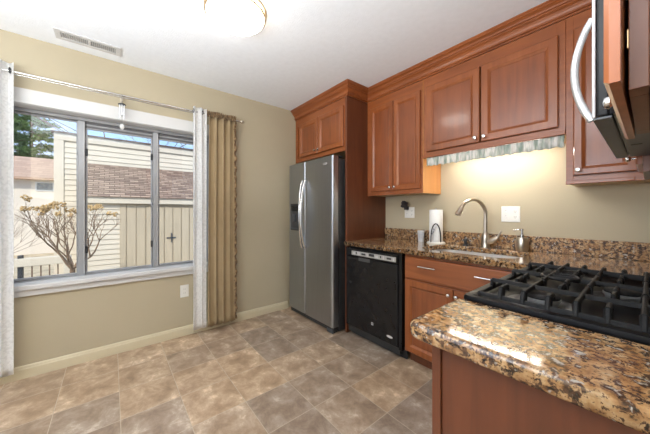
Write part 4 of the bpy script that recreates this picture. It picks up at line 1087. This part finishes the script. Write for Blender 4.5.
# low fence / gate in front of the far lawn
fe = empty('garden_railing', (-3.5, -3.4, GZ0), 'cream railing with thin dark bars in the yard at the lower left', 'railing')
MB().box(-3.56, -3.44, -3.95, -2.98, 0.32, 0.45, 0.01).build('top_rail', M['siding'], fe)
MB().box(-3.56, -3.44, -3.07, -2.97, GZ0, 0.3195, 0.01).build('post', M['siding'], fe)
MB().box(-3.56, -3.48, -3.60, -3.54, GZ0, 0.50, 0.01).build('post', M['dkgrey'], fe)
for k in range(4): MB().box(-3.51, -3.49, -3.45 + 0.10 * k, -3.435 + 0.10 * k, GZ0, 0.319).build('bar', M['bark'], fe)
MB().box(-3.53, -3.47, -3.53, -3.071, -0.25, -0.17).build('lower_rail', M['siding'], fe)

# bare shrubs
def shrub(name, base, h, seed, label, m, heads=0, spread=0.55, n0=5, depth=4, lean=(0, 0), r0=0.022, trunk=0.3):
    rnd = random.Random(seed); mb = MB(); tips = []
    def grow(p, d, ln, r, lv):
        pts = [p]; q = p.copy(); dd = d.copy()
        for _ in range(3):
            dd = (dd + Vector((rnd.uniform(-.22, .22), rnd.uniform(-.22, .22), rnd.uniform(-.08, .14)))).normalized()
            q = q + dd * ln / 3; pts.append(q.copy())
        mb.tube(pts, [r, r * .88, r * .76, r * .62], 5 if lv < 2 else 4, cap=False)
        if lv == 0: tips.append(q); return
        for _ in range(rnd.choice((2, 3)) if lv > 1 else 2):
            nd = (dd + Vector((rnd.uniform(-1, 1), rnd.uniform(-1, 1), rnd.uniform(-.35, .7))) * spread).normalized()
            grow(q, nd, ln * rnd.uniform(.6, .85), r * .60, lv - 1)
    b0 = Vector(base); t0 = b0 + Vector((lean[0], lean[1], trunk))
    root = empty(name, base, label, 'shrub')
    mb.tube([b0, (b0 + t0) / 2 + Vector((0.01, 0.01, 0)), t0], [r0 * 1.25, r0, r0 * .95], 7, cap=False)
    for k in range(n0):
        a = 2 * PI * k / n0 + rnd.uniform(-.4, .4)
        grow(t0, Vector((math.cos(a) * .8, math.sin(a) * .8, rnd.uniform(.45, 1.1))).normalized(), h * .30, r0 * .55, depth - 1)
    mb.build('branches', m, root, smooth=True, recalc=False)
    if heads:
        rnd.shuffle(tips); tips.sort(key=lambda t: -t.z + rnd.uniform(0, 0.45))
        for t in tips[:heads]:
            hb = MB()
            for _ in range(14):
                v = Vector((rnd.gauss(0, 1), rnd.gauss(0, 1), rnd.gauss(0, .8))).normalized() * 0.030
                hb.ball(t + v, 0.013, None, None, 1)
            hb.build('dried_flower_head', M['dried'], root)
    return root
shrub('hydrangea_shrub', (-2.50, -2.88, GZ0), 1.12, 11, 'bare branching shrub with dried tan flower heads outside the window', M['twig'], heads=34, spread=0.66, n0=6, depth=6, r0=0.034, trunk=1.10)
shrub('bare_bush', (-4.9, -5.1, GZ0), 2.2, 23, 'thin leafless bush beyond the railing at the far left of the window', M['twig'], spread=0.5, n0=8, depth=5, r0=0.02, trunk=0.35)
shrub('bare_bush', (-7.5, -5.05, GZ0), 2.2, 31, 'small bare bush in front of the far house wall', M['bark'], spread=0.5, n0=7, depth=4, r0=0.02, trunk=0.3)
def bare_tree(base, h, seed, label):
    r_ = shrub('bare_tree', base, h, seed, label, M['bark'], spread=0.55, n0=4, depth=5, r0=0.06, trunk=h * 0.42); r_['category'] = 'tree'; return r_
bare_tree((-12.0, -1.6, GZ0), 7.4, 7, 'bare tree rising behind the cream siding in the middle pane')
bare_tree((-15.0, 3.2, GZ0), 7.4, 17, 'bare tree top behind the siding at the right pane')

def pine(base, h, seed, label, w_=2.2):
    rnd = random.Random(seed); root = empty('pine_tree', base, label, 'tree'); b0 = Vector(base)
    MB().tube([b0, b0 + Vector((0, 0, h * .5)), b0 + Vector((0, 0, h))], [0.20, 0.14, 0.04], 8).build('trunk', M['bark'], root)
    bm = MB(); lf = bmesh.new()
    z = h * 0.22
    while z < h:
        n = rnd.randint(4, 6); rad = w_ * (1.05 - 0.6 * (z / h)) * rnd.uniform(.75, 1.15)
        for k in range(n):
            a = rnd.uniform(0, 2 * PI); d = Vector((math.cos(a), math.sin(a), rnd.uniform(-.05, .25)))
            p1 = b0 + Vector((0, 0, z)) + d * rad
            bm.tube([b0 + Vector((0, 0, z)), p1], [0.045, 0.012], 4, cap=False)
            for c in range(int(13 * rad)):
                t = rnd.uniform(.25, 1.05); c0 = b0 + Vector((0, 0, z)) + d * rad * t + Vector((rnd.gauss(0, .20), rnd.gauss(0, .20), rnd.gauss(0.06, .09)))
                for _ in range(26):                     # needle sprays
                    nd = Vector((rnd.gauss(0, 1), rnd.gauss(0, 1), rnd.gauss(.2, .6))).normalized() * rnd.uniform(.16, .36)
                    s_ = nd.cross(Vector((rnd.gauss(0, 1), rnd.gauss(0, 1), rnd.gauss(0, 1)))).normalized() * 0.030
                    lf.faces.new((lf.verts.new(c0 - s_), lf.verts.new(c0 + s_), lf.verts.new(c0 + nd)))
        z += h * rnd.uniform(.035, .06)
    bm.build('branches', M['bark'], root, recalc=False)
    x = MB(); x.bm.free(); x.bm = lf; x.build('needles', M['pine'], root, recalc=False)
pine((-27.5, -11.2, GZ0), 11.8, 2, 'pine tree behind the far house, its trunk in the left pane', 2.9)
pine((-28.0, -8.9, GZ0), 11.6, 5, 'tallest pine crown in the middle of the left pane', 2.9)
pine((-33.0, -8.2, GZ0), 14.0, 9, 'pine tree just left of the cream siding corner', 2.8)
pine((-30.0, 1.5, GZ0), 8.9, 14, 'distant pine tops over the siding in the right pane', 2.0)
pine((-30.0, 5.4, GZ0), 8.6, 19, 'furthest right pine crown above the neighbour wall', 2.0)
